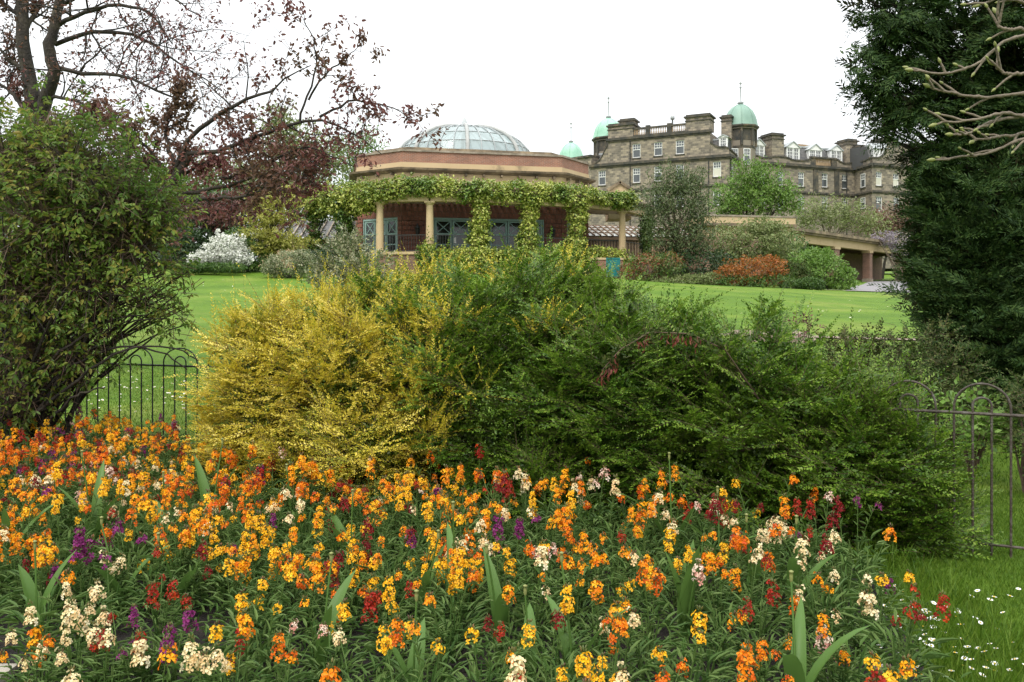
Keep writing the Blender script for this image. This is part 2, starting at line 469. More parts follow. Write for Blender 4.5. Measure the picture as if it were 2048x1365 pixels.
for k in range(6):
    x = -2.02 - k * .62
    e.add(*(lambda b: (np.concatenate(b.V), b.Fs[0]))(MB().box(x - .6, x, 3.22 + .02 * math.sin(k), 3.40, -.02, .06)))
single('stone_bed_edging', e, M['kerb'], (0, 0, 0), kind='structure')

# ------------------------------------------------------------------ buildings
def frame(A, B):
    A = np.array(A, float); B = np.array(B, float)
    e = (B - A) / np.linalg.norm(B - A)
    return A, e, np.array((e[1], -e[0]))
def u_at(fr, px):
    O, e, n = fr; k = (px - CX) / F
    return (k * O[1] - O[0]) / (e[0] - k * e[1])
def z_at(fr, px, py):
    O, e, n = fr
    return EYE + (HY - py) / F * (O + e * u_at(fr, px))[1]

def facade(m, fr, u0, u1, z0, z1, holes, depth=.2, mi=0):
    O, e, n = fr
    us = sorted({u0, u1, *[h[0] for h in holes], *[h[1] for h in holes]})
    zs = sorted({z0, z1, *[h[2] for h in holes], *[h[3] for h in holes]})
    def pt(u, w, z):
        q = O + e * u - n * w
        return (q[0], q[1], z)
    for a, b in zip(us, us[1:]):
        for c, d in zip(zs, zs[1:]):
            uc, zc = (a + b) / 2, (c + d) / 2
            if any(h[0] < uc < h[1] and h[2] < zc < h[3] for h in holes): continue
            m.add([pt(a, 0, c), pt(b, 0, c), pt(b, 0, d), pt(a, 0, d)], [(0, 1, 2, 3)], [(a, c), (b, c), (b, d), (a, d)], mi)
    for a, b, c, d in holes:
        for q in ([(a, c), (b, c)], [(b, c), (b, d)], [(b, d), (a, d)], [(a, d), (a, c)]):
            (ua, za), (ub, zb) = q
            m.add([pt(ua, 0, za), pt(ua, depth, za), pt(ub, depth, zb), pt(ub, 0, zb)], [(0, 1, 2, 3)],
                  [(ua, za), (ua + depth, za), (ub + depth, zb), (ub, zb)], mi)

def sash(root, fr, h, blind=None, rec=.1, sill=True):
    """white sash window: small panes above, one large pane below"""
    a, b, c, d = h; w = .085
    mid = c + (d - c) * .58
    f = MB()
    f.lbox(fr, a, a + w, rec, rec + .1, c, d); f.lbox(fr, b - w, b, rec, rec + .1, c, d)
    f.lbox(fr, a + w, b - w, rec, rec + .1, d - w, d); f.lbox(fr, a + w, b - w, rec, rec + .1, c, c + w * 1.3)
    f.lbox(fr, a + w, b - w, rec + .01, rec + .09, mid - .045, mid + .045)
    bars = 3
    for k in range(1, bars):
        x = a + w + (b - a - 2 * w) * k / bars
        f.lbox(fr, x - .022, x + .022, rec + .02, rec + .08, mid + .045, d - w)
    zz = (mid + d - w) / 2
    f.lbox(fr, a + w, b - w, rec + .025, rec + .075, zz - .022, zz + .022)
    o = part('window', f, M['white'], root)
    p = MB().lbox(fr, a + w, b - w, rec + .045, rec + .06, mid + .045, d - w)
    part('pane', p, M['glass'], o)
    p = MB().lbox(fr, a + w, b - w, rec + .045, rec + .06, c + w * 1.3, mid - .045)
    part('pane', p, M['blind'] if blind else M['glass'], o, 'pane with a pale blind drawn' if blind else None)
    if sill:
        part('sill', MB().lbox(fr, a - .12, b + .12, -.1, .09, c - .16, c - .003), M['stone_trim'], o)
    return o

def sash_at(root, holes, fr, px, py0, py1, w=1.06):
    u = u_at(fr, px)
    h = (u - w / 2, u + w / 2, z_at(fr, px, py1), z_at(fr, px, py0))
    holes.append(h); return h

# ---- the large stone hotel on the hill
hotel = thing('stone_hotel', 'long soot-stained stone hotel with green copper domes and white sash windows', 'hotel', (30, 118, 7.0))
ZC = 20.5                         # main cornice
LW = frame((11.37, 118.7), (28.76, 110.0)); LWL = np.linalg.norm(np.array((17.39, -8.7)))
RT = frame((28.76, 110.0), (30.9, 113.4)); RTL = np.linalg.norm((2.14, 3.4))
MR = frame((30.9, 114.3), (50.3, 121.9)); MRL = np.linalg.norm((19.4, 7.6))
SD = frame((50.3, 121.9), (50.8, 117.1)); SDL = np.linalg.norm((.5, 4.8))
RW = frame((50.8, 117.1), (62.0, 121.2)); RWL = np.linalg.norm((11.2, 4.1))
ZL = 16.75
blinds = set()
def wing(fr, L, wins, z0=6.0, z1=ZC, name='wall'):
    hs = []
    for w in wins:
        h = sash_at(hotel, hs, fr, *w[:3])
        sash(hotel, fr, h, blind=len(w) > 3)
    m = MB(); facade(m, fr, 0, L, z0, z1, hs)
    return part(name, m, M['stone'], hotel)
wing(LW, LWL, [(1204, 342, 371), (1272.8, 336.5, 366), (1316, 333, 363), (1359.5, 329.5, 360), (1434, 323.5, 354, 1),
               (1272.8, 389, 419), (1316, 386, 416), (1359.5, 384, 414), (1434, 381, 411), (1204, 394, 424)])
wing(RT, RTL, [(1465.5, 329, 358)])
wing(MR, MRL, [(1493, 337, 366), (1525, 340, 369), (1561, 343, 371), (1602.6, 345, 373.5), (1649.7, 347, 375), (1689.6, 350, 378),
               (1493, 389, 418), (1525, 390, 419), (1561, 391, 419), (1602.6, 392, 420), (1649.7, 394, 421), (1690.5, 397, 424)])
wing(SD, SDL, [])
hs = []
for py0, py1 in ((348, 375.5), (396, 418)):
    u = SDL * .5; c = z_at(SD, 1725.4, py1); d = z_at(SD, 1725.4, py0)
    h = (u - .6, u + .6, c, d)
    sash(hotel, (SD[0] + SD[2] * .03, SD[1], SD[2]), h, rec=-.02)
wing(RW, RWL, [(1758, 344, 372, 1), (1792, 347.5, 374, 1), (1826, 350, 377), (1758.4, 393.5, 423), (1793, 395, 423), (1826, 397, 425)])
# body behind the fronts and flat roofs
b = MB()
pl = [(11.37, 118.7), (28.76, 110), (30.9, 113.4), (30.9, 114.3), (50.3, 121.9), (50.8, 117.1), (62, 121.2), (58, 136), (20, 132)]
inner = offset(pl, -.35)
b.ring(inner, 6, ZC - .1, cap=True)
part('core_block', b, M['stone'], hotel)
# cornices and string courses
def course(fr, L, z, h=.34, out=.32, e0=0., e1=0., mat='stone_trim', name='cornice'):
    m = MB()
    m.lbox(fr, -e0, L + e1, -out, -.003, z, z + h)
    m.lbox(fr, -e0, L + e1, -out * .55, -.004, z - h * .6, z - .002)
    part(name, m, M[mat], hotel)
for fr, L, e0, e1 in ((LW, LWL, .3, .32), (RT, RTL, 0, 0), (MR, MRL, 0, -.4), (SD, SDL, -.4, .3), (RW, RWL, 0, .2)):
    course(fr, L, ZC, e0=e0, e1=e1)
    course(fr, L, ZL, .26, .2, e0 * .6, e1 * .6, name='string_course')
# attic storey of the near wing
ua, ub = u_at(LW, 1216), u_at(LW, 1420)
hs = []
for px, y0, y1 in ((1272.8, 288, 316), (1316.2, 284.6, 312), (1359.8, 281, 308.5)):
    sash(hotel, LW, sash_at(hotel, hs, LW, px, y0, y1, 1.15))
m = MB(); facade(m, LW, ua, ub, ZC + .34, 24.0, hs)
m.lbox(LW, ua, ua + .3, .002, 8, ZC, 24.0); m.lbox(LW, ub - .3, ub, .002, 8, ZC, 24.0); m.lbox(LW, ua + .31, ub - .31, 1.0, 8, ZC, 23.98)
part('attic_wall', m, M['stone'], hotel)
course(LW, 0, 24.0, .34, .3, -ua + .25, ub + .25)
def block(fr, u0, u1, w0, w1, z0, z1, mat='stone', cap=True, name='chimney'):
    o = part(name, MB().lbox(fr, u0, u1, w0, w1, z0, z1), M[mat], hotel)
    if cap:
        c = MB().lbox(fr, u0 - .22, u1 + .22, w0 - .22, w1 + .22, z1, z1 + .2)
        c.lbox(fr, u0 - .1, u1 + .1, w0 - .1, w1 + .1, z1 - .5, z1 - .38)
        c.lbox(fr, u0 + .02, u1 - .02, w0 + .02, w1 - .02, z1 + .203, z1 + .42)
        part('chimney_cap', c, M['stone_trim'], o)
    return o
block(LW, ua, u_at(LW, 1266), .01, 2.6, 24.34, 26.0, name='corner_block')
block(LW, u_at(LW, 1236), u_at(LW, 1266), .6, 2.3, 26.43, 26.7, name='corner_block')
block(LW, u_at(LW, 1371), ub, .01, 2.4, 24.34, 26.2, name='corner_block')
# balustrade between the corner blocks
u0, u1 = u_at(LW, 1266) + .02, u_at(LW, 1371) - .02
bal = part('balustrade', MB().lbox(LW, u0, u1, .05, .4, 25.3, 25.55).lbox(LW, u0, u1, .05, .4, 24.345, 24.55), M['stone_trim'], hotel)
for k in range(30):
    u = u0 + (u1 - u0) * (k + .5) / 30
    q = LW[0] + LW[1] * u - LW[2] * .22
    part('baluster', MB().lathe((q[0], q[1], 24.55), [(.07, 0), (.09, .15), (.05, .45), (.08, .6), (.07, .75)], 6), M['stone_plain'], bal)
for px in (1295, 1338):
    u = u_at(LW, px); part('pedestal', MB().lbox(LW, u - .3, u + .3, 0, .5, 24.35, 25.75), M['stone_trim'], bal)
q = LW[0] + LW[1] * u_at(LW, 1337) - LW[2] * 2
part('flue', MB().lathe((q[0], q[1], 25), [(.12, 0), (.12, 1.6), (.3, 1.62), (.3, 2.1), (0, 2.15)], 8), M['lead'], hotel)
# scrolled parapets: outline followed along the wall
def parapet(fr, pts, z0, th=.32, mat='stone', dz=.002):
    m, c = MB(), MB(); O, e, n = fr
    us = [u_at(fr, p[0]) for p in pts]; zs = [max(z_at(fr, *p), z0 + .05) for p in pts]
    uu = np.linspace(us[0], us[-1], max(3, int(abs(us[-1] - us[0]) / .3)))
    zz = np.interp(uu, us, zs)
    zz = np.convolve(np.pad(zz, 1, mode='edge'), [.25, .5, .25], 'valid')
    for a, b_, za, zb in zip(uu, uu[1:], zz, zz[1:]):
        A0, B0 = O + e * a - n * dz, O + e * b_ - n * dz; A1, B1 = A0 - n * th, B0 - n * th
        m.add([(*A0, z0), (*B0, z0), (*B0, zb), (*A0, za), (*A1, z0), (*B1, z0), (*B1, zb), (*A1, za)], [(0, 1, 2, 3), (5, 4, 7, 6)],
              [(a, z0), (b_, z0), (b_, zb), (a, za)] * 2)
        A0, B0 = A0 + n * .14, B0 + n * .14; A1, B1 = A1 - n * .06, B1 - n * .06
        v = [(*A0, za), (*B0, zb), (*B1, zb), (*A1, za), (*A0, za + .2), (*B0, zb + .2), (*B1, zb + .2), (*A1, za + .2)]
        c.add(v, [(0, 3, 2, 1), (4, 5, 6, 7), (0, 1, 5, 4), (2, 3, 7, 6), (0, 4, 7, 3), (1, 2, 6, 5)])
    o = part('parapet', m, M[mat], hotel); part('coping', c, M['stone_trim'], o)
parapet(LW, [(1186, 330), (1194, 327), (1202, 320), (1208, 308), (1212, 296), (1215.5, 290)], ZC + .34)
parapet(LW, [(1420.5, 285), (1427, 291), (1434, 296), (1440, 297), (1446, 294.5), (1452, 295), (1458, 299)], ZC + .34)
parapet(RT, [(1459, 300), (1466, 306), (1474, 314)], ZC + .34)
parapet(MR, [(1480, 312), (1500, 312.5), (1516, 313), (1522, 317), (1538, 317.5), (1548, 314), (1572, 316), (1586, 322), (1610, 323), (1621, 319)], ZC + .34)
parapet(MR, [(1674, 320), (1680, 326), (1694, 329), (1703, 327), (1708, 326)], ZC + .34)
parapet(SD, [(1711, 327), (1722, 325), (1733, 322), (1741, 317)], ZC + .34)
parapet(RW, [(1745, 317), (1760, 317), (1768, 312), (1774, 300), (1780, 290), (1826, 290)], ZC + .34)
# open balustrade panel of the long range
u0, u1 = u_at(MR, 1621) + .05, u_at(MR, 1674) - .05
bal = part('balustrade', MB().lbox(MR, u0, u1, -.1, .35, 21.9, 22.15).lbox(MR, u0, u0 + .9, 0, .3, 20.85, 21.89).lbox(MR, u1 - .9, u1, 0, .3, 20.85, 21.89), M['stone_trim'], hotel)
for k in range(14):
    u = u0 + 1.0 + (u1 - u0 - 2.0) * (k + .5) / 14
    q = MR[0] + MR[1] * u - MR[2] * .15
    part('baluster', MB().lathe((q[0], q[1], 20.86), [(.07, 0), (.1, .2), (.05, .6), (.08, .85), (.07, 1.03)], 6), M['stone_plain'], bal)
# pilaster panels and downpipes of the long range
for px in (1631, 1673):
    u = u_at(MR, px); part('pilaster', MB().lbox(MR, u - .42, u + .42, -.12, -.003, 17.05, ZC - .25), M['stone_trim'], hotel)
for fr, px, za, zb in ((LW, 1260.5, 7, 24), (LW, 1417.5, 7, 20.2), (MR, 1716, 7, 20.2), (RT, 1460.5, 7, 20.2)):
    u = min(max(u_at(fr, px), .12), 19.3)
    q = fr[0] + fr[1] * u + fr[2] * .09
    part('downpipe', MB().tube([(*q, za), (*q, (za + zb) / 2), (*q, zb)], .07, 6), M['iron'], hotel)
# mansard roofs
def mansard(fr, u0, u1, w0, w1, z0, z1, back=9):
    O, e, n = fr; m = MB()
    def pt(u, w, z): q = O + e * u - n * w; return (q[0], q[1], z)
    L = math.hypot(w1 - w0, z1 - z0)
    m.add([pt(u0, w0, z0), pt(u1, w0, z0), pt(u1, w1, z1), pt(u0, w1, z1)], [(0, 1, 2, 3)], [(u0, 0), (u1, 0), (u1, L), (u0, L)])
    m.add([pt(u0, w1, z1), pt(u1, w1, z1), pt(u1, back, z1 + .3), pt(u0, back, z1 + .3)], [(0, 1, 2, 3)])
    m.add([pt(u0, w0, z0), pt(u0, w1, z1), pt(u0, back, z1 + .3), pt(u0, back, z0)], [(0, 1, 2, 3)])
    m.add([pt(u1, w0, z0), pt(u1, back, z0), pt(u1, back, z1 + .3), pt(u1, w1, z1)], [(0, 1, 2, 3)])
    o = part('roof', m, M['slate'], hotel)
    part('roof_rim', MB().lbox(fr, u0, u1, w1 - .12, w1 + .25, z1 - .08, z1 + .14), M['lead'], o)
mansard(MR, 1.5, MRL - .3, .7, 1.7, ZC, 23.7)
mansard(RW, .6, RWL, .7, 1.8, ZC, 23.6, 8)
mansard(LW, ub - .2, LWL - .4, .7, 1.7, ZC, 23.2, 4)
mansard(LW, .4, ua + .2, .9, 2.0, ZC, 22.6, 7)
def dormer(fr, px, pya, pyt, pyb, w, w0=.75, n=2):
    u = u_at(fr, px); za, zt, zb = z_at(fr, px, pya), z_at(fr, px, pyt), z_at(fr, px, pyb)
    c = MB().lbox(fr, u - w / 2, u + w / 2, w0 + .13, w0 + 2.2, zb - .4, zt + .1)
    O, e, nn = fr
    def pt(a, ww, z): q = O + e * a - nn * ww; return (q[0], q[1], z)
    g_ = .18
    c.add([pt(u - w / 2 - g_, w0 - .1, zt + .1), pt(u + w / 2 + g_, w0 - .1, zt + .1), pt(u, w0 - .1, za), pt(u - w / 2 - g_, w0 + 2.4, zt + .1), pt(u + w / 2 + g_, w0 + 2.4, zt + .1), pt(u, w0 + 2.4, za)],
          [(0, 1, 4, 3)]).add([pt(u - w / 2 - g_, w0 - .1, zt + .1), pt(u + w / 2 + g_, w0 - .1, zt + .1), pt(u, w0 - .1, za)], [(0, 1, 2)])
    o = part('dormer', c, M['white'], hotel)
    r = MB()
    r.bar(pt(u - w / 2 - g_ - .05, w0 - .14, zt + .12), pt(u, w0 - .14, za + .06), .07); r.bar(pt(u + w / 2 + g_ + .05, w0 - .14, zt + .12), pt(u, w0 - .14, za + .06), .07)
    r.add([pt(u - w / 2 - .25, w0 - .2, zt + .14), pt(u, w0 - .2, za + .1), pt(u, w0 + 2.4, za + .1), pt(u - w / 2 - .25, w0 + 2.4, zt + .14)], [(0, 1, 2, 3)])
    r.add([pt(u + w / 2 + .25, w0 - .2, zt + .14), pt(u, w0 - .2, za + .1), pt(u, w0 + 2.4, za + .1), pt(u + w / 2 + .25, w0 + 2.4, zt + .14)], [(3, 2, 1, 0)])
    part('dormer_roof', r, M['lead'], o)
    ww = (w - .2) / n
    for k in range(n):
        a = u - w / 2 + .1 + ww * k + .05
        f = MB(); p = MB(); b_ = a + ww - .1
        p.lbox(fr, a, b_, w0 + .06, w0 + .12, zb, zt)
        for x in np.linspace(a, b_, 4): f.lbox(fr, x - .03, x + .03, w0, w0 + .05, zb, zt)
        for z in (zb, zb + (zt - zb) * .5, zb + (zt - zb) * .75, zt): f.lbox(fr, a, b_, w0 + .005, w0 + .045, z - .03, z + .03)
        part('dormer_window', f, M['white'], o); part('dormer_pane', p, M['glass'], o)
    f = MB()
    for k in range(n + 1):
        x = u - w / 2 + w * k / n
        f.lbox(fr, x - .09, x + .09, w0 - .05, w0 + .12, zb - .3, zt + .09)
    part('dormer_post', f, M['white'], o)
dormer(MR, 1593, 282.5, 296, 322, 2.15)
dormer(MR, 1638, 287.5, 301, 324, 2.15)
dormer(MR, 1680, 290, 302, 328, 2.0)
dormer(MR, 1525, 277.5, 291, 316, 1.7)
dormer(SD, 1730.7, 288, 302, 323, 1.9)
dormer(LW, 1444, 269, 275, 294, .95, .8, 1)
def stack(fr, px0, px1, pyt, w0, w1, z0):
    a, b_ = u_at(fr, px0), u_at(fr, px1)
    zt = z_at(fr, (px0 + px1) / 2, pyt)
    return block(fr, a, b_, w0, w1, z0, zt)
stack(MR, 1544, 1568, 272, .0, 2.6, ZC + .35)
stack(MR, 1699, 1718, 283, .3, 2.6, ZC + .35)
stack(LW, 1431, 1452, 226, 3.4, 5.2, ZC)
stack(RW, 1758, 1776, 286, 4.0, 6.0, ZC)
stack(RW, 1777, 1800, 279, 1.2, 3.4, ZC)
q = MR[0] + MR[1] * 14 - MR[2] * 9
part('roof_lantern', MB().lbox(MR, u_at(MR, 1660), u_at(MR, 1702), 8, 12, 23.5, 25.6), M['stone_plain'], hotel)
# domed turrets
def turret(c, R, zb, zd, ztop, zf, mat, nseg=8, wins=()):
    rot = math.pi / 8 + .2
    w = part('turret', MB().lathe((*c, 0), [(R * .93, zb), (R * .93, zd - .45), (R * 1.06, zd - .4), (R * 1.06, zd)], nseg, smooth=False, rot=rot), M['stone'], hotel)
    b_ = MB().lathe((*c, 0), [(R * .97, zd - 3.0), (R * .97, zd - 2.75)], nseg, smooth=False, rot=rot)
    b_.lathe((*c, 0), [(R * .94, zd - 2.0), (R * .945, zd - .45)], nseg, smooth=False, rot=rot)
    b_.lathe((*c, 0), [(R * 1.0, zd - .45), (R * 1.18, zd - .1), (R * 1.18, zd + .1), (R, zd + .12)], nseg, smooth=False, rot=rot)
    part('turret_cornice', b_, M['stone_trim'], w)
    for k in range(nseg):
        a = rot + k * 2 * math.pi / nseg
        part('turret_pilaster', MB().tube([(c[0] + R * .95 * math.cos(a), c[1] + R * .95 * math.sin(a), z) for z in (zd - 2.7, zd - 1.5, zd - .4)], .2, 6), M['stone_trim'], w)
    H = ztop - zd
    prof = [(R * 1.08, .05), (R * 1.04, H * .12), (R * .99, H * .3), (R * .90, H * .5), (R * .74, H * .7), (R * .5, H * .86), (R * .25, H * .95), (.12, H)]
    d = part('dome', MB().lathe((*c, zd), prof, 32, rot=rot), M[mat], hotel)
    s = MB()
    for k in range(8):
        a = rot + k * 2 * math.pi / 8
        s.tube([(c[0] + r * 1.005 * math.cos(a), c[1] + r * 1.005 * math.sin(a), zd + z) for r, z in prof], .06, 5)
    part('dome_rib', s, M[mat], d)
    H2 = zf - ztop
    part('finial', MB().lathe((*c, ztop), [(.12, -.1), (.5, .15), (.2, .35), (.09, .5), (.06, H2 * .7), (.2, H2 * .74), (.06, H2 * .78), (.05, H2 * .88), (.22, H2 * .93), (.05, H2)], 8), M['lead'], d)
    return w
p1 = P(1481, 0, 115.2); w1 = turret((p1[0], p1[1]), 2.15, 17, 25.4, 28.7, 31.8, 'copper_dark')
for px in (1494, 1470):
    k = (px - CX) / F; y = 113.3
    fr = frame((k * y - 1, y - .35), (k * y + 1, y + .15))
    h = (.5, 1.5, 20.0, 22.2)
    sash(hotel, fr, h, rec=.0, sill=False)
p2 = P(1217, 0, 124.0); turret((p2[0], p2[1]), 2.15, 15, 25.5, 28.7, 31.9, 'copper')
p3 = P(1142, 0, 148.0); turret((p3[0], p3[1]), 2.1, 15, 26.2, 29.6, 33.2, 'copper')
# return of the near wing, left of its corner
BK = frame((8.6, 121.5), (11.37, 118.7))
part('side_wall', MB().lbox(BK, 0, 3.9, .01, 6, 6, 22.0), M['stone'], hotel)
part('side_coping', MB().lbox(BK, -.2, 3.95, -.25, 6.1, 22.0, 22.3), M['stone_trim'], hotel)
# ------------------------------------------------------------------ the domed garden pavilion
pav = thing('sun_pavilion', 'octagonal brick and cream stone pavilion with a glazed dome and pillared veranda', 'pavilion', (-3.3, 50, 3.2))
FA, FB = np.array((-6.63, 50.0)), np.array((3.1, 52.1))
e = (FB - FA) / np.linalg.norm(FB - FA); inn = np.array((-e[1], e[0]))
Lf = np.linalg.norm(FB - FA); ch = 2.55
def pp(u, w): return FA + e * u + inn * w
PLAN = [pp(0, 0), pp(Lf, 0), pp(Lf + ch, ch), pp(Lf + ch, ch + Lf), pp(Lf, 2 * ch + Lf), pp(0, 2 * ch + Lf), pp(-ch, ch + Lf), pp(-ch, ch)]
FR = [frame(PLAN[i], PLAN[(i + 1) % 8]) for i in range(8)]
FL = [np.linalg.norm(PLAN[(i + 1) % 8] - PLAN[i]) for i in range(8)]
TZ = 4.0                                    # veranda floor
doors = {0: [(u_at(FR[0], 867), u_at(FR[0], 942)), (u_at(FR[0], 977), u_at(FR[0], 1088))], 7: [(.45, FL[7] - .35)], 6: [(Lf - 2.4, Lf - .5)], 1: [(.7, FL[1] - .7)]}
DT = 6.55
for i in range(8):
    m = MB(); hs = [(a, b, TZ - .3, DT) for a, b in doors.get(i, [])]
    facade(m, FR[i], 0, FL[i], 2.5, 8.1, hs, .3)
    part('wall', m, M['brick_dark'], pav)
def door_set(fr, a, b):
    n = max(2, round((b - a) / 1.12)); w = (b - a) / n
    f = MB(); f.lbox(fr, a, b, .02, .2, DT - .12, DT - .002); f.lbox(fr, a, a + .07, .02, .2, TZ, DT - .12); f.lbox(fr, b - .07, b, .02, .2, TZ, DT - .12)
    root = part('door_frame', f, M['teal'], pav)
    for k in range(n):
        u0, u1 = a + .075 + (w - .15 / n) * k + .02, a + .075 + (w - .15 / n) * (k + 1) - .02
        z0, z1 = TZ + .03, DT - .13; t = z0 + (z1 - z0) * .64
        d = MB(); s = .11
        d.lbox(fr, u0, u0 + s, .06, .14, z0, z1); d.lbox(fr, u1 - s, u1, .06, .14, z0, z1)
        for za, zb in ((z0, z0 + .3), (t - .05, t + .05), (z1 - .1, z1), (z0 + .85, z0 + .92)):
            d.lbox(fr, u0 + s, u1 - s, .062, .138, za, zb)
        O, ee, n_ = fr
        def pt(u, z): q = O + ee * u - n_ * .1; return (q[0], q[1], z)
        d.bar(pt(u0 + s, t + .05), pt(u1 - s, z1 - .1), .024, (n_[0], n_[1], 0)); d.bar(pt(u1 - s, t + .05), pt(u0 + s, z1 - .1), .024, (n_[0], n_[1], 0))
        o = part('door_leaf', d, M['teal'], root)
        part('pane', MB().lbox(fr, u0 + s, u1 - s, .105, .12, z0 + .3, z1 - .1), M['glass_dark'], root)
    return root
for i, ds in doors.items():
    for a, b in ds: door_set(FR[i], a, b)
part('notice', MB().lbox(FR[0], u_at(FR[0], 907), u_at(FR[0], 913), .03, .05, 5.0, 5.35), M['white'], pav)
# rusticated bands of brick, proud of the wall
for i in (0, 7, 6, 1):
    segs = []; u = 0
    for a, b in sorted(doors.get(i, [])): segs.append((u, a - .02)); u = b + .02
    segs.append((u, FL[i]))
    for a, b in segs:
        if b - a < .2: continue
        for k in range(9):
            z = TZ + .05 + k * .29
            part('brick_band', MB().lbox(FR[i], a + .01, b - .01, -.035, -.003, z, z + .235), M['brick_dark'], pav)
for px in (834, 1104):
    u = u_at(FR[0], px); q = FR[0][0] + FR[0][1] * u + FR[0][2] * .28
    part('wall_lantern', MB().lathe((q[0], q[1], 5.45), [(.0, 0), (.09, .03), (.15, .4), (.19, .42), (.05, .58), (.02, .7)], 6, smooth=False).bar((q[0], q[1], 6.1), (*(q - FR[0][2] * .25), 6.1), .02), M['iron'], pav)
def band(name, z0, z1, o0, o1, mat, cap=False): return part(name, MB().ring(PLAN, z0, z1, o0, o1, cap), M[mat], pav)
band('frieze', 8.1, 9.22, .05, .05, 'cream', True)
for i, us in ((0, (1.2, Lf / 2, Lf - 1.2)), (7, (FL[7] / 2,)), (1, (FL[1] / 2,))):
    for u in us: part('red_panel', MB().lbox(FR[i], u - 1.15 if i == 0 else u - .9, u + 1.15 if i == 0 else u + .9, -.09, -.053, 8.15, 8.56), M['brick'], pav)
band('cornice', 9.22, 9.36, .08, .42, 'cream_dirty', True)
band('cornice', 9.363, 9.48, .46, .5, 'cream_dirty', True)
band('stone_band', 9.483, 9.85, .06, .06, 'cream', True)
band('parapet', 9.853, 10.5, .02, .02, 'brick')
band('coping', 10.5, 10.62, .1, .1, 'coping', True)
band('roof_kerb', 10.63, 10.95, -.9, -.95, 'cream_dirty', True)
for i in (7, 0, 1):                          # joints and brackets below the cornice
    n = max(2, int(FL[i] / 1.1))
    for k in range(n):
        u = FL[i] * (k + .5) / n
        part('bracket', MB().lbox(FR[i], u - .06, u + .06, -.34, -.055, 9.08, 9.218), M['cream_dirty'], pav)
# dome
DC = (-3.34, 58.4); R = 4.75; Z0, Z1 = 10.95, 13.65
part('dome_ring', MB().lathe((*DC, 0), [(R + .35, 10.9), (R + .35, 11.25), (R + .05, 11.3)], 48, smooth=False), M['lead'], pav)
def dp(a, t, off=0.):
    th = t * math.pi / 2
    return (DC[0] + (R + off) * math.cos(th) * math.cos(a), DC[1] + (R + off) * math.cos(th) * math.sin(a), 11.2 + (Z1 - 11.2 + off) * math.sin(th))
NA = 32; ts = [0, .2, .4, .6, .78, .93]
pl = MB()
g_ = part('dome_glazing_bars', pl.lathe((*DC, 0), [(.9, Z1 - .2), (.7, Z1 + .05), (.25, Z1 + .25), (.12, Z1 + .55), (.0, Z1 + .75)], 12), M['lead'], pav)
bars = MB()
for k in range(NA):
    a = 2 * math.pi * k / NA + .1
    big = k % 4 == 0
    rr = part('dome_rib', MB().tube([dp(a, t, .05 if big else .02) for t in np.linspace(0, .93, 9)], .14 if big else .035, 5), M['rib'] if big else M['lead'], pav)
for t in ts[1:-1]:
    bars.tube([dp(a, t, .01) for a in np.linspace(0, 2 * math.pi, 65)], .025, 4)
part('dome_hoops', bars, M['lead'], pav)
for k in range(NA):
    a0, a1 = 2 * math.pi * k / NA + .1, 2 * math.pi * (k + 1) / NA + .1
    v = [dp(a, t) for t in ts for a in (a0, a1)]
    part('pane', MB().add(v, [(2 * i, 2 * i + 1, 2 * i + 3, 2 * i + 2) for i in range(len(ts) - 1)]), M['dome_glass'], pav)
# ---- veranda
COLS = [(-11.2, 47.2), (-9.0, 44.9), (-6.96, 43.7), (-4.3, 43.4), (-1.7, 43.9), (.9, 44.9), (3.6, 46.3), (6.4, 48.2), (8.25, 51.2), (8.9, 54.5)]
CT = 6.69
cpoly = [np.array(c) for c in COLS]
def unit(v): return v / np.linalg.norm(v)
for i, (x, y) in enumerate(COLS):
    c = part('column', MB().lathe((x, y, TZ), [(.2, .12), (.205, .5), (.2, 1.2), (.175, CT - TZ - .2)], 20), M['cream'], pav)
    part('base', MB().lathe((x, y, TZ), [(.3, 0), (.3, .06), (.24, .09), (.21, .125)], 20).box(x - .29, x + .29, y - .29, y + .29, TZ - .1, TZ + .002), M['cream'], c)
    part('capital', MB().lathe((x, y, CT), [(.175, -.2), (.2, -.18), (.2, -.15), (.26, -.09), (.26, -.085)], 20).box(x - .27, x + .27, y - .27, y + .27, CT - .087, CT - .003), M['cream'], c)
for a, b in zip(cpoly, cpoly[1:]):
    fr = frame(a, b); L = np.linalg.norm(b - a)
    part('beam', MB().lbox(fr, .02, L - .02, -.2, .2, CT, CT + .42), M['cream'], pav)
    part('eave', MB().lbox(fr, -.12, L + .08, -.42, .3, CT + .423, CT + .56), M['cream_dirty'], pav)
    part('eave', MB().lbox(fr, -.14, L + .1, -.5, .25, CT + .563, CT + .66), M['cream_dirty'], pav)
# veranda roof between the eave and the drum, with rafters and battens under it
fine = []
for a, b in zip(cpoly, cpoly[1:]):
    for t in np.linspace(0, 1, 4, endpoint=False): fine.append(a + (b - a) * t)
fine.append(cpoly[-1])
cen = np.array(DC)
def inner_pt(q):
    d = cen - q
    best = None
    for i in range(8):
        A, B = PLAN[i], PLAN[(i + 1) % 8]
        r = B - A; den = d[0] * r[1] - d[1] * r[0]
        if abs(den) < 1e-9: continue
        t = ((A[0] - q[0]) * r[1] - (A[1] - q[1]) * r[0]) / den
        s = ((A[0] - q[0]) * d[1] - (A[1] - q[1]) * d[0]) / den
        if 0 <= s <= 1 and t > 0 and (best is None or t < best): best = t
    return q + d * (best or .5)
inp = [inner_pt(q) for q in fine]
rf = MB()
for i in range(len(fine) - 1):
    v = [(*fine[i], CT + .62), (*fine[i + 1], CT + .62), (*inp[i + 1], CT + .95), (*inp[i], CT + .95)]
    rf.add(v, [(0, 1, 2, 3)]); rf.add([(x, y, z - .08) for x, y, z in v], [(3, 2, 1, 0)])
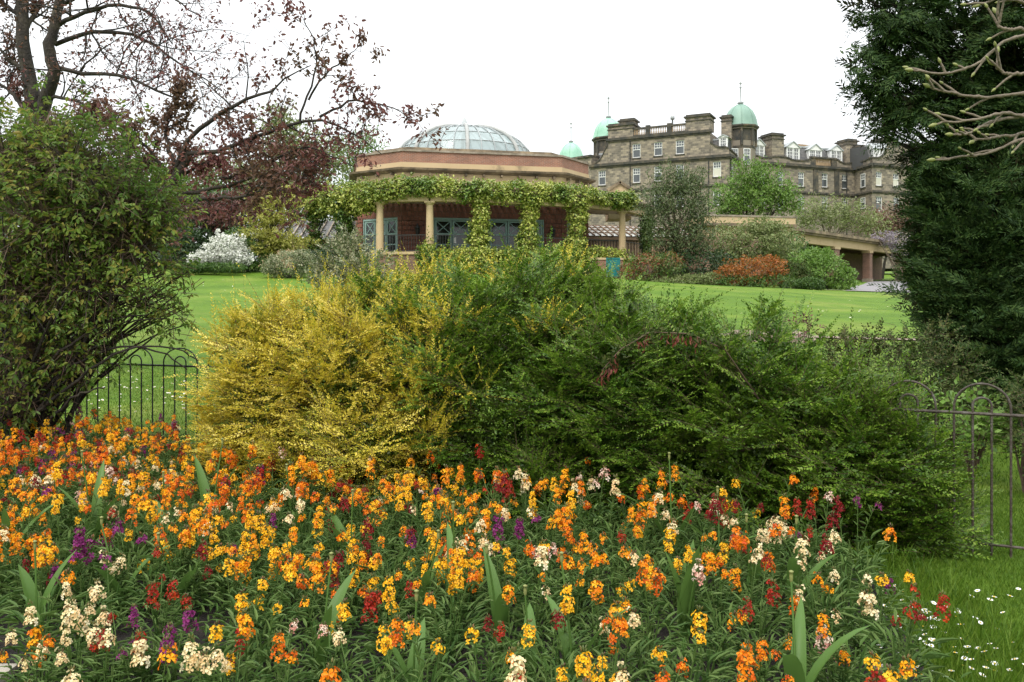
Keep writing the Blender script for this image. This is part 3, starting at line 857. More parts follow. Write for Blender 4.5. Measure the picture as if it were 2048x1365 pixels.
part('veranda_roof', rf, M['roof_glass'], pav)
for q, w in zip(fine, inp):
    part('rafter', MB().bar((*q, CT + .36), (*w, CT + .72), .07), M['rafter'], pav)
bt = MB()
for k in range(1, 12):
    t = k / 12
    for i in range(len(fine) - 1):
        a = fine[i] + (inp[i] - fine[i]) * t; b = fine[i + 1] + (inp[i + 1] - fine[i + 1]) * t
        z = CT + .46 + .36 * t
        bt.bar((*a, z), (*b, z), .035)
part('battens', bt, M['wood'], pav, kind='stuff')
# terrace floor and its retaining wall
outer = [q + unit(q - cen) * .55 for q in cpoly]
tf = MB()
for i in range(len(outer) - 1):
    tf.add([(*outer[i], TZ - .1), (*outer[i + 1], TZ - .1), (*inner_pt(cpoly[i + 1]), TZ - .1), (*inner_pt(cpoly[i]), TZ - .1)], [(0, 1, 2, 3)])
part('terrace_floor', tf, M['coping'], pav)
for a, b in zip(outer, outer[1:]):
    fr = frame(a, b); L = np.linalg.norm(b - a)
    part('terrace_wall', MB().lbox(fr, 0, L, 0, .4, 1.5, TZ - .105), M['brick_pier'], pav)
    part('terrace_coping', MB().lbox(fr, -.05, L + .05, -.08, .45, TZ - .1, TZ + .04), M['cream'], pav)
# thin iron railing between the columns
for a, b in zip(cpoly[1:-1], cpoly[2:]):
    r = MB(); L = np.linalg.norm(b - a)
    for z in (TZ + .12, TZ + .95): r.bar((*(a + (b - a) * .09), z), (*(a + (b - a) * .91), z), .018)
    for t in np.linspace(.1, .9, 16): r.bar((*(a + (b - a) * t), TZ + .12), (*(a + (b - a) * t), TZ + .95), .009)
    part('railing', r, M['iron'], pav)
# small pediment over the side entrance
q = np.array(((1240 - CX) / F * 55, 55.0))
pm = MB(); zt, zb = EYE + (600 - 366) / F * 55, EYE + (600 - 381) / F * 55
pm.add([(q[0] - .75, 55, zb), (q[0] + .75, 55, zb), (q[0], 55, zt), (q[0] - .75, 57, zb), (q[0] + .75, 57, zb), (q[0], 57, zt)], [(0, 1, 4, 3), (1, 2, 5, 4), (2, 0, 3, 5)]).add([(q[0] - .75, 55, zb), (q[0] + .75, 55, zb), (q[0], 55, zt)], [(0, 1, 2)])
pm.box(q[0] - .75, q[0] + .75, 55, 57, 6.9, zb - .003)
pd = part('pediment', pm, M['cream'], pav)
part('pediment_moulding', MB().bar((q[0] - .85, 54.95, zb), (q[0] + .03, 54.95, zt + .05), .09).bar((q[0] + .85, 54.95, zb), (q[0] - .03, 54.95, zt + .05), .09), M['cream_dirty'], pd)

# link corridor with a glazed lean-to roof, right of the pavilion
lk = thing('glazed_corridor', 'low brown timber corridor with sloping glass roof right of the pavilion', 'corridor', (9, 60, 3.6))
fr = frame((4.6, 58.2), (14.5, 60.5)); L = 10.1
part('wall', MB().lbox(fr, 0, L, 0, .3, 2.5, 6.0), M['wood'], lk)
for k in range(46):
    u = L * (k + .5) / 46; part('slat', MB().lbox(fr, u - .05, u + .05, -.06, -.003, 4.0, 5.7), M['rafter'], lk)
part('plate', MB().lbox(fr, 0, L, -.25, .1, 5.78, 6.0), M['wood'], lk)
def lp(u, w, z): q = fr[0] + fr[1] * u - fr[2] * w; return (q[0], q[1], z)
part('glass_roof', MB().add([lp(0, -.3, 6.05), lp(L, -.3, 6.05), lp(L, 2.6, 7.0), lp(0, 2.6, 7.0)], [(0, 1, 2, 3)]), M['lean_glass'], lk)
for k in range(22):
    u = L * (k + .5) / 22; part('glazing_bar', MB().bar(lp(u, -.3, 6.08), lp(u, 2.6, 7.03), .05), M['wood'], lk)
for k in range(3):
    z = 6.3 + k * .25; w = -.3 + (z - 6.05) / .95 * 2.9
    part('purlin', MB().bar(lp(0, w, z + .04), lp(L, w, z + .04), .035), M['wood'], lk)
part('back_wall', MB().lbox(fr, 0, L, 2.6, 2.9, 2.5, 7.05), M['brick_pier'], lk)

# wing left of the pavilion
lw = thing('garden_shelter', 'tan stone shelter with tiled roof half hidden left of the pavilion', 'shelter', (-13, 55, 3.5))
fr2 = frame((-16.5, 54.0), (-8.9, 54.4))
part('wall', MB().lbox(fr2, 0, 7.6, 0, .3, 2.5, 5.5), M['stone_plain'], lw)
for k in range(5):
    u = .5 + k * 1.65; part('pier', MB().lbox(fr2, u - .22, u + .22, -.25, -.003, 2.6, 5.7), M['cream'], lw)
part('roof', MB().add([(-16.8, 53.5, 5.6), (-8.6, 53.9, 5.6), (-8.6, 56.6, 6.9), (-16.8, 56.2, 6.9)], [(0, 1, 2, 3)], [(0, 0), (8.2, 0), (8.2, 3), (0, 3)]), M['slate'], lw)
for k in range(14):
    u = .3 + k * .55; part('batten', MB().bar((-16.7 + u, 53.45 + u * .05, 5.66), (-16.7 + u, 56.1 + u * .05, 6.95), .05), M['coping'], lw)

# long pillared walk on the right
cw = thing('pillared_walk', 'long cream beamed colonnade with red brick piers beside the path', 'colonnade', (27, 66, 3.1))
CW = frame((20.2, 60.2), (40.5, 82.0)); CL = np.linalg.norm((20.3, 21.8))
Zt = 6.7
part('beam', MB().lbox(CW, 0, CL, -.25, .25, 5.75, 6.35), M['cream'], cw)
part('fascia', MB().lbox(CW, -.1, CL, -.55, .4, 6.353, 6.5), M['cream_dirty'], cw)
part('roof_edge', MB().lbox(CW, -.15, CL, -.7, 4.2, 6.503, 6.72), M['cream_dirty'], cw)
part('back_wall', MB().lbox(CW, 0, CL, 3.8, 4.1, 1.5, 6.5), M['brick_pier'], cw)
part('end_wall', MB().lbox(CW, -.05, .2, .3, 3.8, 1.5, 6.4), M['brick_pier'], cw)
for px, w in ((1586, .6), (1600, .5), (1667, .95), (1735, .62), (1800, .62), (1850, .62)):
    u = max(u_at(CW, px), .35); q = CW[0] + CW[1] * u
    zb = float(ground(q[0], q[1]))
    p_ = part('pier', MB().lbox(CW, u - w / 2, u + w / 2, -.3, .3, zb - .3, 5.55), M['brick_pier'], cw)
    part('pier_cap', MB().lbox(CW, u - w / 2 - .08, u + w / 2 + .08, -.36, .36, 5.553, 5.747), M['cream'], p_)
    part('pier_base', MB().lbox(CW, u - w / 2 - .06, u + w / 2 + .06, -.35, .35, zb - .3, zb + .3), M['coping'], p_)
for k in range(16):
    u = CL * (k + .5) / 16; part('crossbeam', MB().lbox(CW, u - .1, u + .1, .26, 3.78, 5.9, 6.3), M['wood'], cw)
fl = MB()
for k in range(6): fl.lbox(CW, 0, CL, .5 + k * .55, .62 + k * .55, 6.303, 6.45)
part('battens', fl, M['rafter'], cw)
# higher pavilion roof between the trees
hp = thing('stone_kiosk', 'cream stone flat-roofed garden building half hidden by trees in mid ground', 'garden building', (17, 57, 3.0))
fr3 = frame((12.9, 56.0), (19.6, 57.4)); L3 = 6.85
zt = 7.3
part('wall', MB().lbox(fr3, .2, L3 - .2, .2, 3, 2.0, 6.55), M['cream'], hp)
part('brick_wall', MB().lbox(fr3, .15, L3 - .15, .1, 3.05, 2.0, 5.9), M['brick_pier'], hp)
part('cornice', MB().lbox(fr3, 0, L3, -.2, 3.3, 6.553, 6.75), M['cream_dirty'], hp)
part('parapet', MB().lbox(fr3, .02, L3 - .02, -.05, 3.2, 6.753, 7.2), M['cream'], hp)
part('coping', MB().lbox(fr3, -.03, L3 + .03, -.1, 3.25, 7.203, 7.32), M['coping'], hp)

# teal board by the terrace wall
s0 = P(1226.5, 553, 45.2); zt = EYE + (600 - 516.5) / F * 45.2
fr4 = frame((s0[0] - .37, 45.25), (s0[0] + .37, 45.3))
sg = thing('notice_board', 'blank teal board standing before the low brick terrace wall', 'notice board', (s0[0], 45.2, float(ground(s0[0], 45.2))))
part('panel', MB().lbox(fr4, 0, .74, -.02, .04, s0[2], zt), M['teal_board'], sg)
part('rim', MB().lbox(fr4, -.02, .76, -.035, -.021, zt - .05, zt + .02).lbox(fr4, -.02, .76, -.035, -.021, s0[2] - .02, s0[2] + .04).lbox(fr4, -.02, .03, -.035, -.021, s0[2] + .041, zt - .051).lbox(fr4, .71, .76, -.035, -.021, s0[2] + .041, zt - .051), M['teal_board'], sg)
for u in (.1, .64):
    part('post', MB().lbox(fr4, u - .04, u + .04, .043, .12, float(ground(s0[0], 45.2)) - .2, zt - .05), M['wood'], sg)
# low brick wall beside it, below the terrace
lb = thing('low_brick_wall', 'short pale red brick wall behind the teal board', 'wall', (s0[0] - .4, 45.6, 2.6))
frw = frame((s0[0] - 1.3, 45.6), (s0[0] + .6, 45.75))
part('brickwork', MB().lbox(frw, 0, 1.9, 0, .35, 2.0, 3.75), M['brick'], lb)
part('coping', MB().lbox(frw, -.05, 1.95, -.05, .4, 3.753, 3.86), M['cream'], lb)
# stones by the lower path
for k, (px, py, Y, sx, sy, sz) in enumerate(((1545, 652, 18.2, .75, .3, .2), (1500, 640, 19.0, .45, .3, .14), (1596, 654, 17.9, .35, .25, .13), (1268, 600, 24, .28, .25, .16))):
    c = P(px, py, Y); z = float(ground(c[0], c[1]))
    m = MB()
    a = np.linspace(0, 2 * math.pi, 12, endpoint=False); prof = [(1, -.3), (1.02, .3), (.95, .8), (.7, 1.0), (0, 1.02)]
    V = []
    for r, h in prof:
        jit = 1 + .12 * np.sin(a * 3 + k) + .08 * rng.normal(size=12)
        V.append(np.stack([c[0] + np.sign(np.cos(a)) * np.abs(np.cos(a)) ** .55 * sx * r * jit, c[1] + np.sin(a) * sy * r * jit, np.full(12, z + h * sz) + .02 * rng.normal(size=12)], -1))
    V = np.concatenate(V); i = np.arange(4)[:, None] * 12; j = np.arange(12)[None]; j2 = (j + 1) % 12
    m.add(V, np.stack([i + j, i + j2, i + 12 + j2, i + 12 + j], -1).reshape(-1, 4))
    single('garden_stone', m, M['rock'], (c[0], c[1], z),
           ['broad flat brown stone on the lawn beyond the green shrub', 'low brown stone left of the broad flat stone on the lawn', 'small brown stone right of the broad flat stone, by red leaves', 'small lone stone on the lawn in front of the teal board'][k], 'stone', 'stones at the edge of the lawn')
# ------------------------------------------------------------------ foliage builders
def lobes_px(L):
    """(px, py, Y, half width px, half height px, depth m) -> centre, radii"""
    out = []
    for px, py, Y, rx, rz, ry in L:
        out.append((P(px, py, Y), np.array((rx / F * Y, ry, rz / F * Y))))
    return out

def shell(lobes, n, deep=.45, lump=.18, zmin=-9, front=None):
    """points in the outer part of a union of lumpy ellipsoids, with outward normals"""
    ar = np.array([(r[0] * r[2] + r[0] * r[1] + r[1] * r[2]) for c, r in lobes]); ar /= ar.sum()
    PP, NN, got = [], [], 0
    while got < n:
        k = n
        w = rng.choice(len(lobes), k, p=ar)
        C = np.array([l[0] for l in lobes])[w]; R = np.array([l[1] for l in lobes])[w]
        d = rdir(k)
        ph = w[:, None] * 1.7
        bump = 1 + lump * (np.sin(d[:, :1] * 7 + ph) * np.sin(d[:, 1:2] * 6 + ph * 2) + .6 * np.sin(d[:, 2:3] * 11 + d[:, :1] * 8 + ph))
        rad = bump * (1 - deep * rng.random((k, 1)) ** 1.7)
        p = C + d * R * rad
        nn = nz(d / R)
        keep = p[:, 2] > zmin
        for c, r in lobes:                       # drop points buried deep inside another lobe
            keep &= (((p - c) / r) ** 2).sum(1) > (1 - deep * 1.15) ** 2
        if front is not None: keep &= (nn[:, 1] < front) | (rng.random(k) < .3)
        PP.append(p[keep]); NN.append(nn[keep]); got += keep.sum()
        if keep.sum() < 5: break
    return np.concatenate(PP)[:n], np.concatenate(NN)[:n]

def clumped(p, n, k, rad, flat=.6):
    """k leaves round each point"""
    q = np.repeat(p, k, 0); m = np.repeat(n, k, 0)
    j = rdir(len(q)) * rng.random((len(q), 1)) ** .5 * rad
    j[:, 2] *= flat
    return q + j, m

def leafy(lobes, n, k, rad, L, W, deep=.45, lump=.18, up=.5, six=False, zmin=-9, front=.55, droop=0.0):
    p, nn = shell(lobes, n, deep, lump, zmin, front)
    q, m = clumped(p, nn, k, rad)
    d = nz(m * .6 + rdir(len(q)) * .9 + np.array((0, 0, -droop)))
    nr = nz(m * .5 + np.array((0, 0, up)) + rdir(len(q)) * .55)
    nr = nz(nr - d * (nr * d).sum(1, keepdims=True))
    s = rng.uniform(.7, 1.25, len(q))
    return (leaves6 if six else leaves4)(q, d, nr, L * s, W * s)

def limb(a, b, n=7, wob=.06, sag=0.0):
    a = np.array(a, float); b = np.array(b, float)
    t = np.linspace(0, 1, n)[:, None]
    p = a + (b - a) * t
    L = np.linalg.norm(b - a)
    w = np.cumsum(rng.normal(size=(n, 3)) * wob * L / n, 0); w -= t * w[-1]
    p = p + w; p[:, 2] += sag * 4 * (t * (1 - t))[:, 0] * L
    return p

def plant(name, label, cat, base, lobes, mat, n, k, rad, L, W, wood='bark', tree=False, r0=.06, group=None, nl=None, **kw):
    base = np.array(base, float)
    if len(base) == 2: base = np.array((*base, float(ground(*base))))
    root = thing(name, label, cat, base, group)
    V, Fc = leafy(lobes, n, k, rad, L, W, zmin=base[2] + .02, **kw)
    part('crown' if tree else 'foliage', MB().add(V, Fc), mat, root)
    m = MB()
    big = sorted(lobes, key=lambda l: -l[1].prod())
    fork = base + (np.mean([c for c, r in lobes], 0) - base) * (.45 if tree else .12)
    if tree:
        m.tube(limb(base - (0, 0, .2), fork, 6, .05), np.linspace(r0 * 1.25, r0 * .8, 6), 8)
    ends = []
    for c, r in lobes:
        for q in range(nl or 3):
            t = c + r * rdir(1)[0] * .75
            if t[2] < base[2] + .1: t[2] = base[2] + .1
            pth = limb(fork if tree else base + rng.normal(size=3) * (.08, .08, 0), t, 7, .12, .04)
            m.tube(pth, np.linspace(r0 * (.6 if tree else .5), r0 * .12, 7), 5)
            for _ in range(2):
                i = rng.integers(3, 6); t2 = pth[i] + rdir(1)[0] * r * .6
                m.tube(limb(pth[i], t2, 5, .12), np.linspace(r0 * .25, r0 * .06, 5), 4)
    part('trunk' if tree else 'stem', m, M[wood], root)
    return root

LM = {}
LM['ivy'] = leaf_mat('ivy leaves', [(.10, .18, .025), (.27, .33, .045), (.42, .45, .09), (.52, .53, .15)], .4, .2, [(.05, .11, .012), (.10, .18, .02), (.2, .27, .04)], .5)
LM['ivy_dark'] = leaf_mat('deep green ivy leaves', [(.03, .075, .012), (.07, .14, .02), (.14, .2, .035)], .4, .2)
LM['olive'] = leaf_mat('olive green leaves', [(.055, .085, .03), (.085, .12, .04), (.12, .15, .055)], .55, .25)
LM['fresh'] = leaf_mat('fresh green leaves', [(.08, .17, .02), (.12, .22, .03), (.17, .27, .05)], .5, .3)
LM['fresh_pale'] = leaf_mat('pale spring leaves', [(.13, .17, .05), (.18, .23, .07), (.26, .28, .12)], .5, .3)
LM['mid'] = leaf_mat('mid green leaves', [(.035, .085, .015), (.06, .125, .02), (.1, .17, .03)], .45, .22)
LM['dark'] = leaf_mat('dark evergreen leaves', [(.014, .035, .01), (.028, .06, .016), (.05, .09, .025)], .45, .15)
LM['yellow_green'] = leaf_mat('lime acer leaves', [(.20, .22, .03), (.30, .30, .05), (.36, .33, .08)], .5, .35)
LM['white_bloom'] = leaf_mat('white azalea bloom', [(.05, .1, .02), (.7, .7, .62), (.8, .8, .74), (.82, .82, .78)], .5, .3)
LM['variegated'] = leaf_mat('cream edged leaves', [(.05, .09, .025), (.12, .16, .06), (.30, .31, .17), (.42, .40, .26)], .45, .2)
LM['orange'] = leaf_mat('orange azalea bloom', [(.16, .07, .02), (.34, .10, .015), (.42, .14, .02), (.10, .12, .03)], .5, .3)
LM['red_tip'] = leaf_mat('red tipped pieris leaves', [(.06, .12, .02), (.11, .17, .03), (.30, .08, .045), (.36, .13, .08)], .45, .25, [(.05, .11, .02), (.14, .2, .05)], .9, .45, .55)
LM['wine'] = leaf_mat('wine red leaves', [(.06, .02, .018), (.11, .04, .035), (.19, .08, .065)], .45, .3)
LM['russet'] = leaf_mat('dull pink red leaves', [(.13, .06, .05), (.2, .1, .075), (.15, .14, .06)], .5, .3)
LM['wisteria'] = leaf_mat('pale lilac wisteria bloom', [(.22, .18, .23), (.32, .27, .32), (.16, .16, .10)], .6, .3)
LM['copper_leaf'] = leaf_mat('copper purple leaves', [(.08, .03, .028), (.14, .045, .042), (.21, .075, .068), (.26, .14, .12)], .4, .4, [(.10, .06, .035), (.17, .10, .055)], .6)
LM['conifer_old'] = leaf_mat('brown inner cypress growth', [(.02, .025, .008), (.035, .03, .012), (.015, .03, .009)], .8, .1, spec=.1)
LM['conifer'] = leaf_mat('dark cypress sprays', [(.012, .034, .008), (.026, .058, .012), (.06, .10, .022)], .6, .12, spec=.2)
LM['shrub'] = leaf_mat('bronze tipped shrub leaves', [(.06, .12, .016), (.115, .19, .026), (.18, .255, .04), (.29, .23, .05)], .45, .4, [(.05, .105, .015), (.10, .165, .025)], .9, spec=.25)
LM['honey_green'] = leaf_mat('small glossy green leaves', [(.024, .068, .006), (.054, .122, .009), (.10, .185, .014)], .42, .28, [(.045, .10, .008), (.13, .21, .018)], 1.3, spec=.28)
LM['honey_tip'] = leaf_mat('pale green new shoots', [(.10, .20, .014), (.16, .27, .024), (.24, .33, .05)], .42, .32, spec=.28)
LM['honey_gold'] = leaf_mat('small golden leaves', [(.26, .28, .018), (.50, .43, .03), (.66, .53, .05), (.72, .58, .08)], .42, .3, [(.13, .19, .018), (.34, .32, .025)], 1.5, .50, .66)
LM['gold_tip'] = leaf_mat('lemon new shoots', [(.60, .50, .05), (.72, .58, .08), (.76, .64, .14)], .42, .3)
LM['cotoneaster'] = leaf_mat('grey green leaves', [(.022, .05, .010), (.045, .075, .016), (.09, .105, .03)], .6, .2, [(.035, .055, .012), (.08, .075, .02)], 1.5, spec=.15)
LM['grass'] = leaf_mat('grass blades', [(.05, .11, .009), (.085, .16, .013), (.13, .2, .025)], .5, .35, spec=.2)
LM['herb'] = leaf_mat('narrow grey green leaves', [(.045, .10, .02), (.085, .15, .033), (.14, .21, .06)], .55, .25, spec=.25)
LM['tulip'] = leaf_mat('broad tulip leaves', [(.07, .15, .03), (.11, .20, .042)], .45, .3, spec=.3)
LM['bud'] = leaf_mat('green leaf buds', [(.20, .23, .07), (.30, .31, .11)], .5, .2)

# ------------------------------------------------------------------ ivy on the pavilion
def ivy(label, lobes, n, mat='ivy', base=None, L=.125):
    base = base if base is not None else (lobes[0][0][0], lobes[0][0][1], 3.0)
    root = thing('ivy', label, 'ivy', base, 'ivy growing on the pavilion')
    V, Fc = leafy(lobes, n, 4, .16, L, L * .85, deep=.5, lump=.22, up=.9, droop=.6, front=.9)
    part('foliage', MB().add(V, Fc), LM[mat], root)
    m = MB()
    for c, r in lobes:
        m.tube(limb((c[0], c[1] + .1, c[2] - r[2] * .9), (c[0], c[1] + .1, c[2] + r[2] * .7), 6, .1), .035, 5)
    part('stem', m, M['twig'], root)
lob = []
for i in range(0, 8):
    a, b = np.array(COLS[i]), np.array(COLS[i + 1])
    if i == 7: b = a + (b - a) * .15
    for t in np.linspace(0, 1, 4, endpoint=False):
        q = a + (b - a) * t + unit(a - cen) * .15
        s = 1.0 if i < 6 else .8
        lob.append((np.array((q[0], q[1] + .1, CT + .66 + .1 * math.sin(i * 2.3 + t * 5) - (.3 if i < 2 else 0))), np.array((.68, .72, .58 * s + (.25 if i < 2 else 0)))))
ivy('thick lime and dark green ivy draped along the veranda roof edge', lob, 11000, base=(-1, 43.6, 3.2))
def col_ivy(i, label, mat, w=.36, top=6.9, n=1500, low=3.4):
    x, y = COLS[i]
    zs = np.linspace(low, top, 6)
    ivy(label, [(np.array((x + .05 * math.sin(k * 2), y - .1, z)), np.array((w * (1 + .25 * math.sin(k * 1.7 + i)), w, .42))) for k, z in enumerate(zs)], n, mat, (x, y - .3, 3.2))
col_ivy(0, 'dark ivy hiding the column at the far left end of the veranda', 'ivy_dark', .6, 7.0, 1000)
col_ivy(1, 'dark ivy wrapped round the column left of the first bare column', 'ivy_dark', .5)
col_ivy(4, 'lime ivy covering the column right of the middle double door', 'ivy', .56)
col_ivy(5, 'lime ivy covering the column in front of the right glazed doors', 'ivy', .56)
col_ivy(6, 'lime ivy covering the column left of the glazed corridor', 'ivy', .62)
col_ivy(8, 'green ivy wrapped round the last veranda column on the right', 'ivy_dark', .36, 7.0)
col_ivy(3, 'ivy climbing only the foot of the bare stone column', 'ivy', .3, 4.5, 200)
lob = []
for i in range(3, 7):
    a, b = np.array(outer[i]), np.array(outer[i + 1])
    for t in np.linspace(0, 1, 4, endpoint=False):
        q = a + (b - a) * t
        lob.append((np.array((q[0], q[1] - .2, 3.75 + .15 * math.sin(i + t * 4))), np.array((.6, .4, .65))))
ivy('low yellow green ivy over the terrace wall below the doors', lob, 4200, base=(0, 43.4, 3.0))

# ------------------------------------------------------------------ middle distance planting
def bed(name, label, cat, px, py, Y, L, mat, n, k, rad, Ls, W, **kw):
    b = P(px, py, Y)
    return plant(name, label, cat, (b[0], b[1]), lobes_px(L), LM[mat], n, k, rad, Ls, W, **kw)
# right of the pavilion
bed('olive_tree', 'loose olive green tree in front of the stone hotel wing', 'tree', 1352, 545, 46, [(1350, 400, 46, 52, 62, 1.3), (1310, 420, 46, 40, 55, 1.1), (1395, 425, 46, 38, 60, 1.1), (1345, 365, 46, 42, 36, 1.0), (1385, 360, 46.2, 30, 24, .8), (1330, 480, 45.7, 40, 40, 1.0), (1390, 480, 45.7, 42, 42, 1.)], 'olive', 2200, 6, .28, .17, .06, tree=True, r0=.12, lump=.32, deep=.8, wood='bark_pale', group='trees right of the pavilion')
bed('spring_tree', 'bright green spring tree in front of the turreted hotel corner', 'tree', 1500, 545, 62, [(1490, 395, 62, 58, 50, 1.8), (1540, 385, 62, 50, 46, 1.6), (1455, 410, 62, 36, 40, 1.4), (1505, 345, 62, 42, 30, 1.2), (1575, 405, 62, 26, 36, 1.2)], 'fresh', 1900, 6, .34, .2, .1, tree=True, r0=.16, lump=.3, deep=.8, group='trees right of the pavilion')
bed('pale_tree', 'pale thin-leaved small tree above the pillared walk', 'tree', 1650, 545, 85, [(1640, 425, 85, 55, 34, 2.2), (1690, 430, 85, 45, 34, 2.0), (1610, 440, 85, 30, 30, 1.5), (1735, 445, 85, 45, 28, 2.0)], 'fresh_pale', 1300, 5, .5, .25, .11, tree=True, r0=.16, lump=.3, deep=.9, wood='bark_pale', group='trees right of the pavilion')
bed('red_leaved_tree', 'small tree with dull red leaves above the pillared walk', 'tree', 1765, 545, 88, [(1765, 445, 88, 48, 28, 2.0), (1800, 440, 88, 36, 34, 1.8)], 'russet', 800, 5, .5, .26, .13, tree=True, r0=.14, lump=.3, deep=.9, group='trees right of the pavilion')
bed('viburnum', 'tall shrub with pale flower heads in front of the garden building', 'shrub', 1500, 565, 49, [(1500, 490, 49, 65, 45, 1.2), (1550, 490, 49, 45, 40, 1.1), (1455, 500, 49, 40, 48, 1.1), (1530, 455, 49.2, 40, 20, .8)], 'fresh_pale', 1800, 6, .25, .15, .08, r0=.08, lump=.28, deep=.6, wood='bark_pale')
bed('dark_shrub', 'dark green shrub under the olive tree', 'shrub', 1400, 560, 45.5, [(1400, 530, 45.5, 55, 32, 1.0), (1350, 525, 45.8, 45, 30, .9), (1440, 535, 45.6, 40, 30, .9)], 'dark', 1000, 5, .22, .15, .07, r0=.06)
bed('pieris', 'shrub with coral red leaf tips beside the teal board', 'shrub', 1300, 565, 44, [(1295, 535, 44, 45, 26, .8), (1335, 530, 44, 30, 24, .7), (1265, 545, 44, 26, 24, .6)], 'red_tip', 900, 5, .2, .14, .055, r0=.05, group='border shrubs')
bed('azalea', 'mounded azalea covered in orange bloom at the lawn edge', 'shrub', 1505, 575, 43.5, [(1505, 545, 43.5, 62, 30, .9), (1535, 535, 43.5, 35, 22, .8), (1465, 555, 43.4, 36, 22, .7)], 'orange', 1500, 6, .16, .09, .06, r0=.05, group='border shrubs')
bed('green_underplanting', 'low green shrub below the orange azalea', 'shrub', 1500, 578, 42.9, [(1480, 568, 42.9, 50, 16, .5), (1545, 566, 42.9, 45, 18, .5)], 'mid', 600, 5, .14, .1, .05, r0=.04, group='border shrubs')
bed('rhododendron', 'bright green rounded shrub beside the asphalt path', 'shrub', 1650, 585, 45.5, [(1650, 545, 45.5, 48, 36, 1.1), (1615, 535, 46, 40, 36, 1.1), (1685, 560, 45, 28, 24, .8), (1640, 515, 46.5, 30, 18, .8)], 'fresh', 1200, 6, .2, .15, .07, r0=.07, group='border shrubs')
bed('box_mound', 'clipped low round green bush at the lawn edge', 'shrub', 1622, 582, 43.2, [(1622, 569, 43.2, 28, 14, .5), (1605, 570, 43.2, 16, 12, .4)], 'mid', 700, 6, .08, .08, .05, r0=.03, group='border shrubs', lump=.06)
bed('bronze_shrub', 'dull bronze shrub between the azalea and the clipped bush', 'shrub', 1585, 578, 44.5, [(1585, 552, 44.5, 34, 28, .8)], 'cotoneaster', 600, 5, .18, .12, .06, r0=.05, group='border shrubs')
bed('yellow_groundcover', 'low yellow green perennials along the lawn edge', 'perennials', 1400, 572, 43.5, [(1380, 562, 43.5, 40, 12, .5), (1430, 560, 43.5, 30, 14, .5), (1325, 566, 43.6, 40, 10, .5)], 'fresh_pale', 800, 5, .14, .12, .05, r0=.02, group='border shrubs')
bed('wall_shrub', 'leafy green shrub against the garden building', 'shrub', 1570, 560, 52, [(1570, 505, 52, 40, 40, 1.0), (1600, 520, 51, 36, 34, 1.0)], 'mid', 700, 6, .25, .16, .08, r0=.06)
w_ = P(1800, 560, 71.5)
wis = plant('wisteria', 'old twisted wisteria with pale lilac bloom at the last visible pier', 'climber', (w_[0], w_[1]), lobes_px([(1795, 480, 71.5, 32, 16, 1.0), (1765, 472, 71.5, 24, 8, .6), (1800, 505, 71.3, 20, 12, .6)]), LM['wisteria'], 280, 5, .25, .16, .11, wood='bark_pale', r0=.12, nl=4)
bed('lavender', 'low grey lavender clump left of the teal board', 'shrub', 1180, 562, 44, [(1180, 552, 44, 24, 14, .4)], 'cotoneaster', 300, 5, .14, .14, .03, r0=.02, group='border shrubs')
# left of the pavilion
bed('acer', 'layered lime yellow acer left of the pavilion', 'tree', 545, 540, 40, [(545, 440, 40, 60, 14, 1.2), (560, 405, 40.5, 48, 16, 1.1), (530, 470, 39.6, 60, 14, 1.2), (570, 485, 39.6, 52, 14, 1.1), (520, 500, 39.4, 40, 14, 1.0), (535, 425, 40.4, 40, 12, 1.0)], 'yellow_green', 1500, 6, .2, .13, .07, tree=True, r0=.1, deep=.9, lump=.3)
bed('white_azalea', 'shrub smothered in white bloom at the lawn edge', 'shrub', 440, 532, 38.5, [(455, 500, 38.5, 40, 32, .9), (415, 518, 38.3, 34, 14, .7), (470, 515, 38.3, 34, 16, .8)], 'white_bloom', 1500, 6, .12, .09, .075, r0=.05, lump=.22)
bed('variegated_mound', 'rounded cream variegated bush on the lawn edge', 'shrub', 580, 552, 36.5, [(580, 528, 36.5, 48, 26, .8), (605, 520, 36.6, 26, 18, .6), (548, 536, 36.4, 24, 16, .5)], 'variegated', 1300, 6, .11, .08, .04, r0=.05, lump=.1)
bed('dark_spreading_shrub', 'flat dark evergreen shrub left of the veranda', 'shrub', 650, 545, 39.5, [(650, 520, 39.5, 44, 20, .9), (680, 505, 39.8, 36, 22, .9), (628, 530, 39.2, 30, 14, .7)], 'dark', 1000, 6, .16, .14, .05, r0=.05)
bed('low_hedge', 'low clipped green hedge along the far left lawn edge', 'hedge', 430, 541, 37.2, [(440, 535, 37.2, 56, 8, .4), (380, 536, 37.2, 40, 9, .4)], 'mid', 600, 6, .1, .1, .05, r0=.02, lump=.06)
bed('green_shrub_bank', 'mid green shrub right of the white azalea', 'shrub', 500, 535, 39.2, [(505, 510, 39.2, 34, 28, .8), (480, 480, 40, 30, 24, .8)], 'mid', 700, 6, .16, .12, .06, r0=.05)
bed('spring_beech', 'pale green tree in young leaf behind the pavilion roof', 'tree', 590, 540, 78, [(590, 300, 78, 70, 55, 3.0), (560, 250, 78, 40, 40, 2.2), (650, 320, 78, 55, 45, 2.4), (540, 350, 78, 55, 50, 2.5), (620, 385, 77, 80, 40, 2.5)], 'fresh_pale', 1700, 6, .6, .32, .18, tree=True, r0=.3, deep=.9, lump=.32)
bed('airy_tree', 'airy green tree between the spring tree and the glazed dome', 'tree', 735, 540, 84, [(735, 290, 84, 34, 40, 2.0), (715, 340, 84, 45, 40, 2.2), (690, 300, 84, 26, 32, 1.6)], 'fresh', 700, 5, .6, .28, .13, tree=True, r0=.22, deep=1.0, lump=.3)
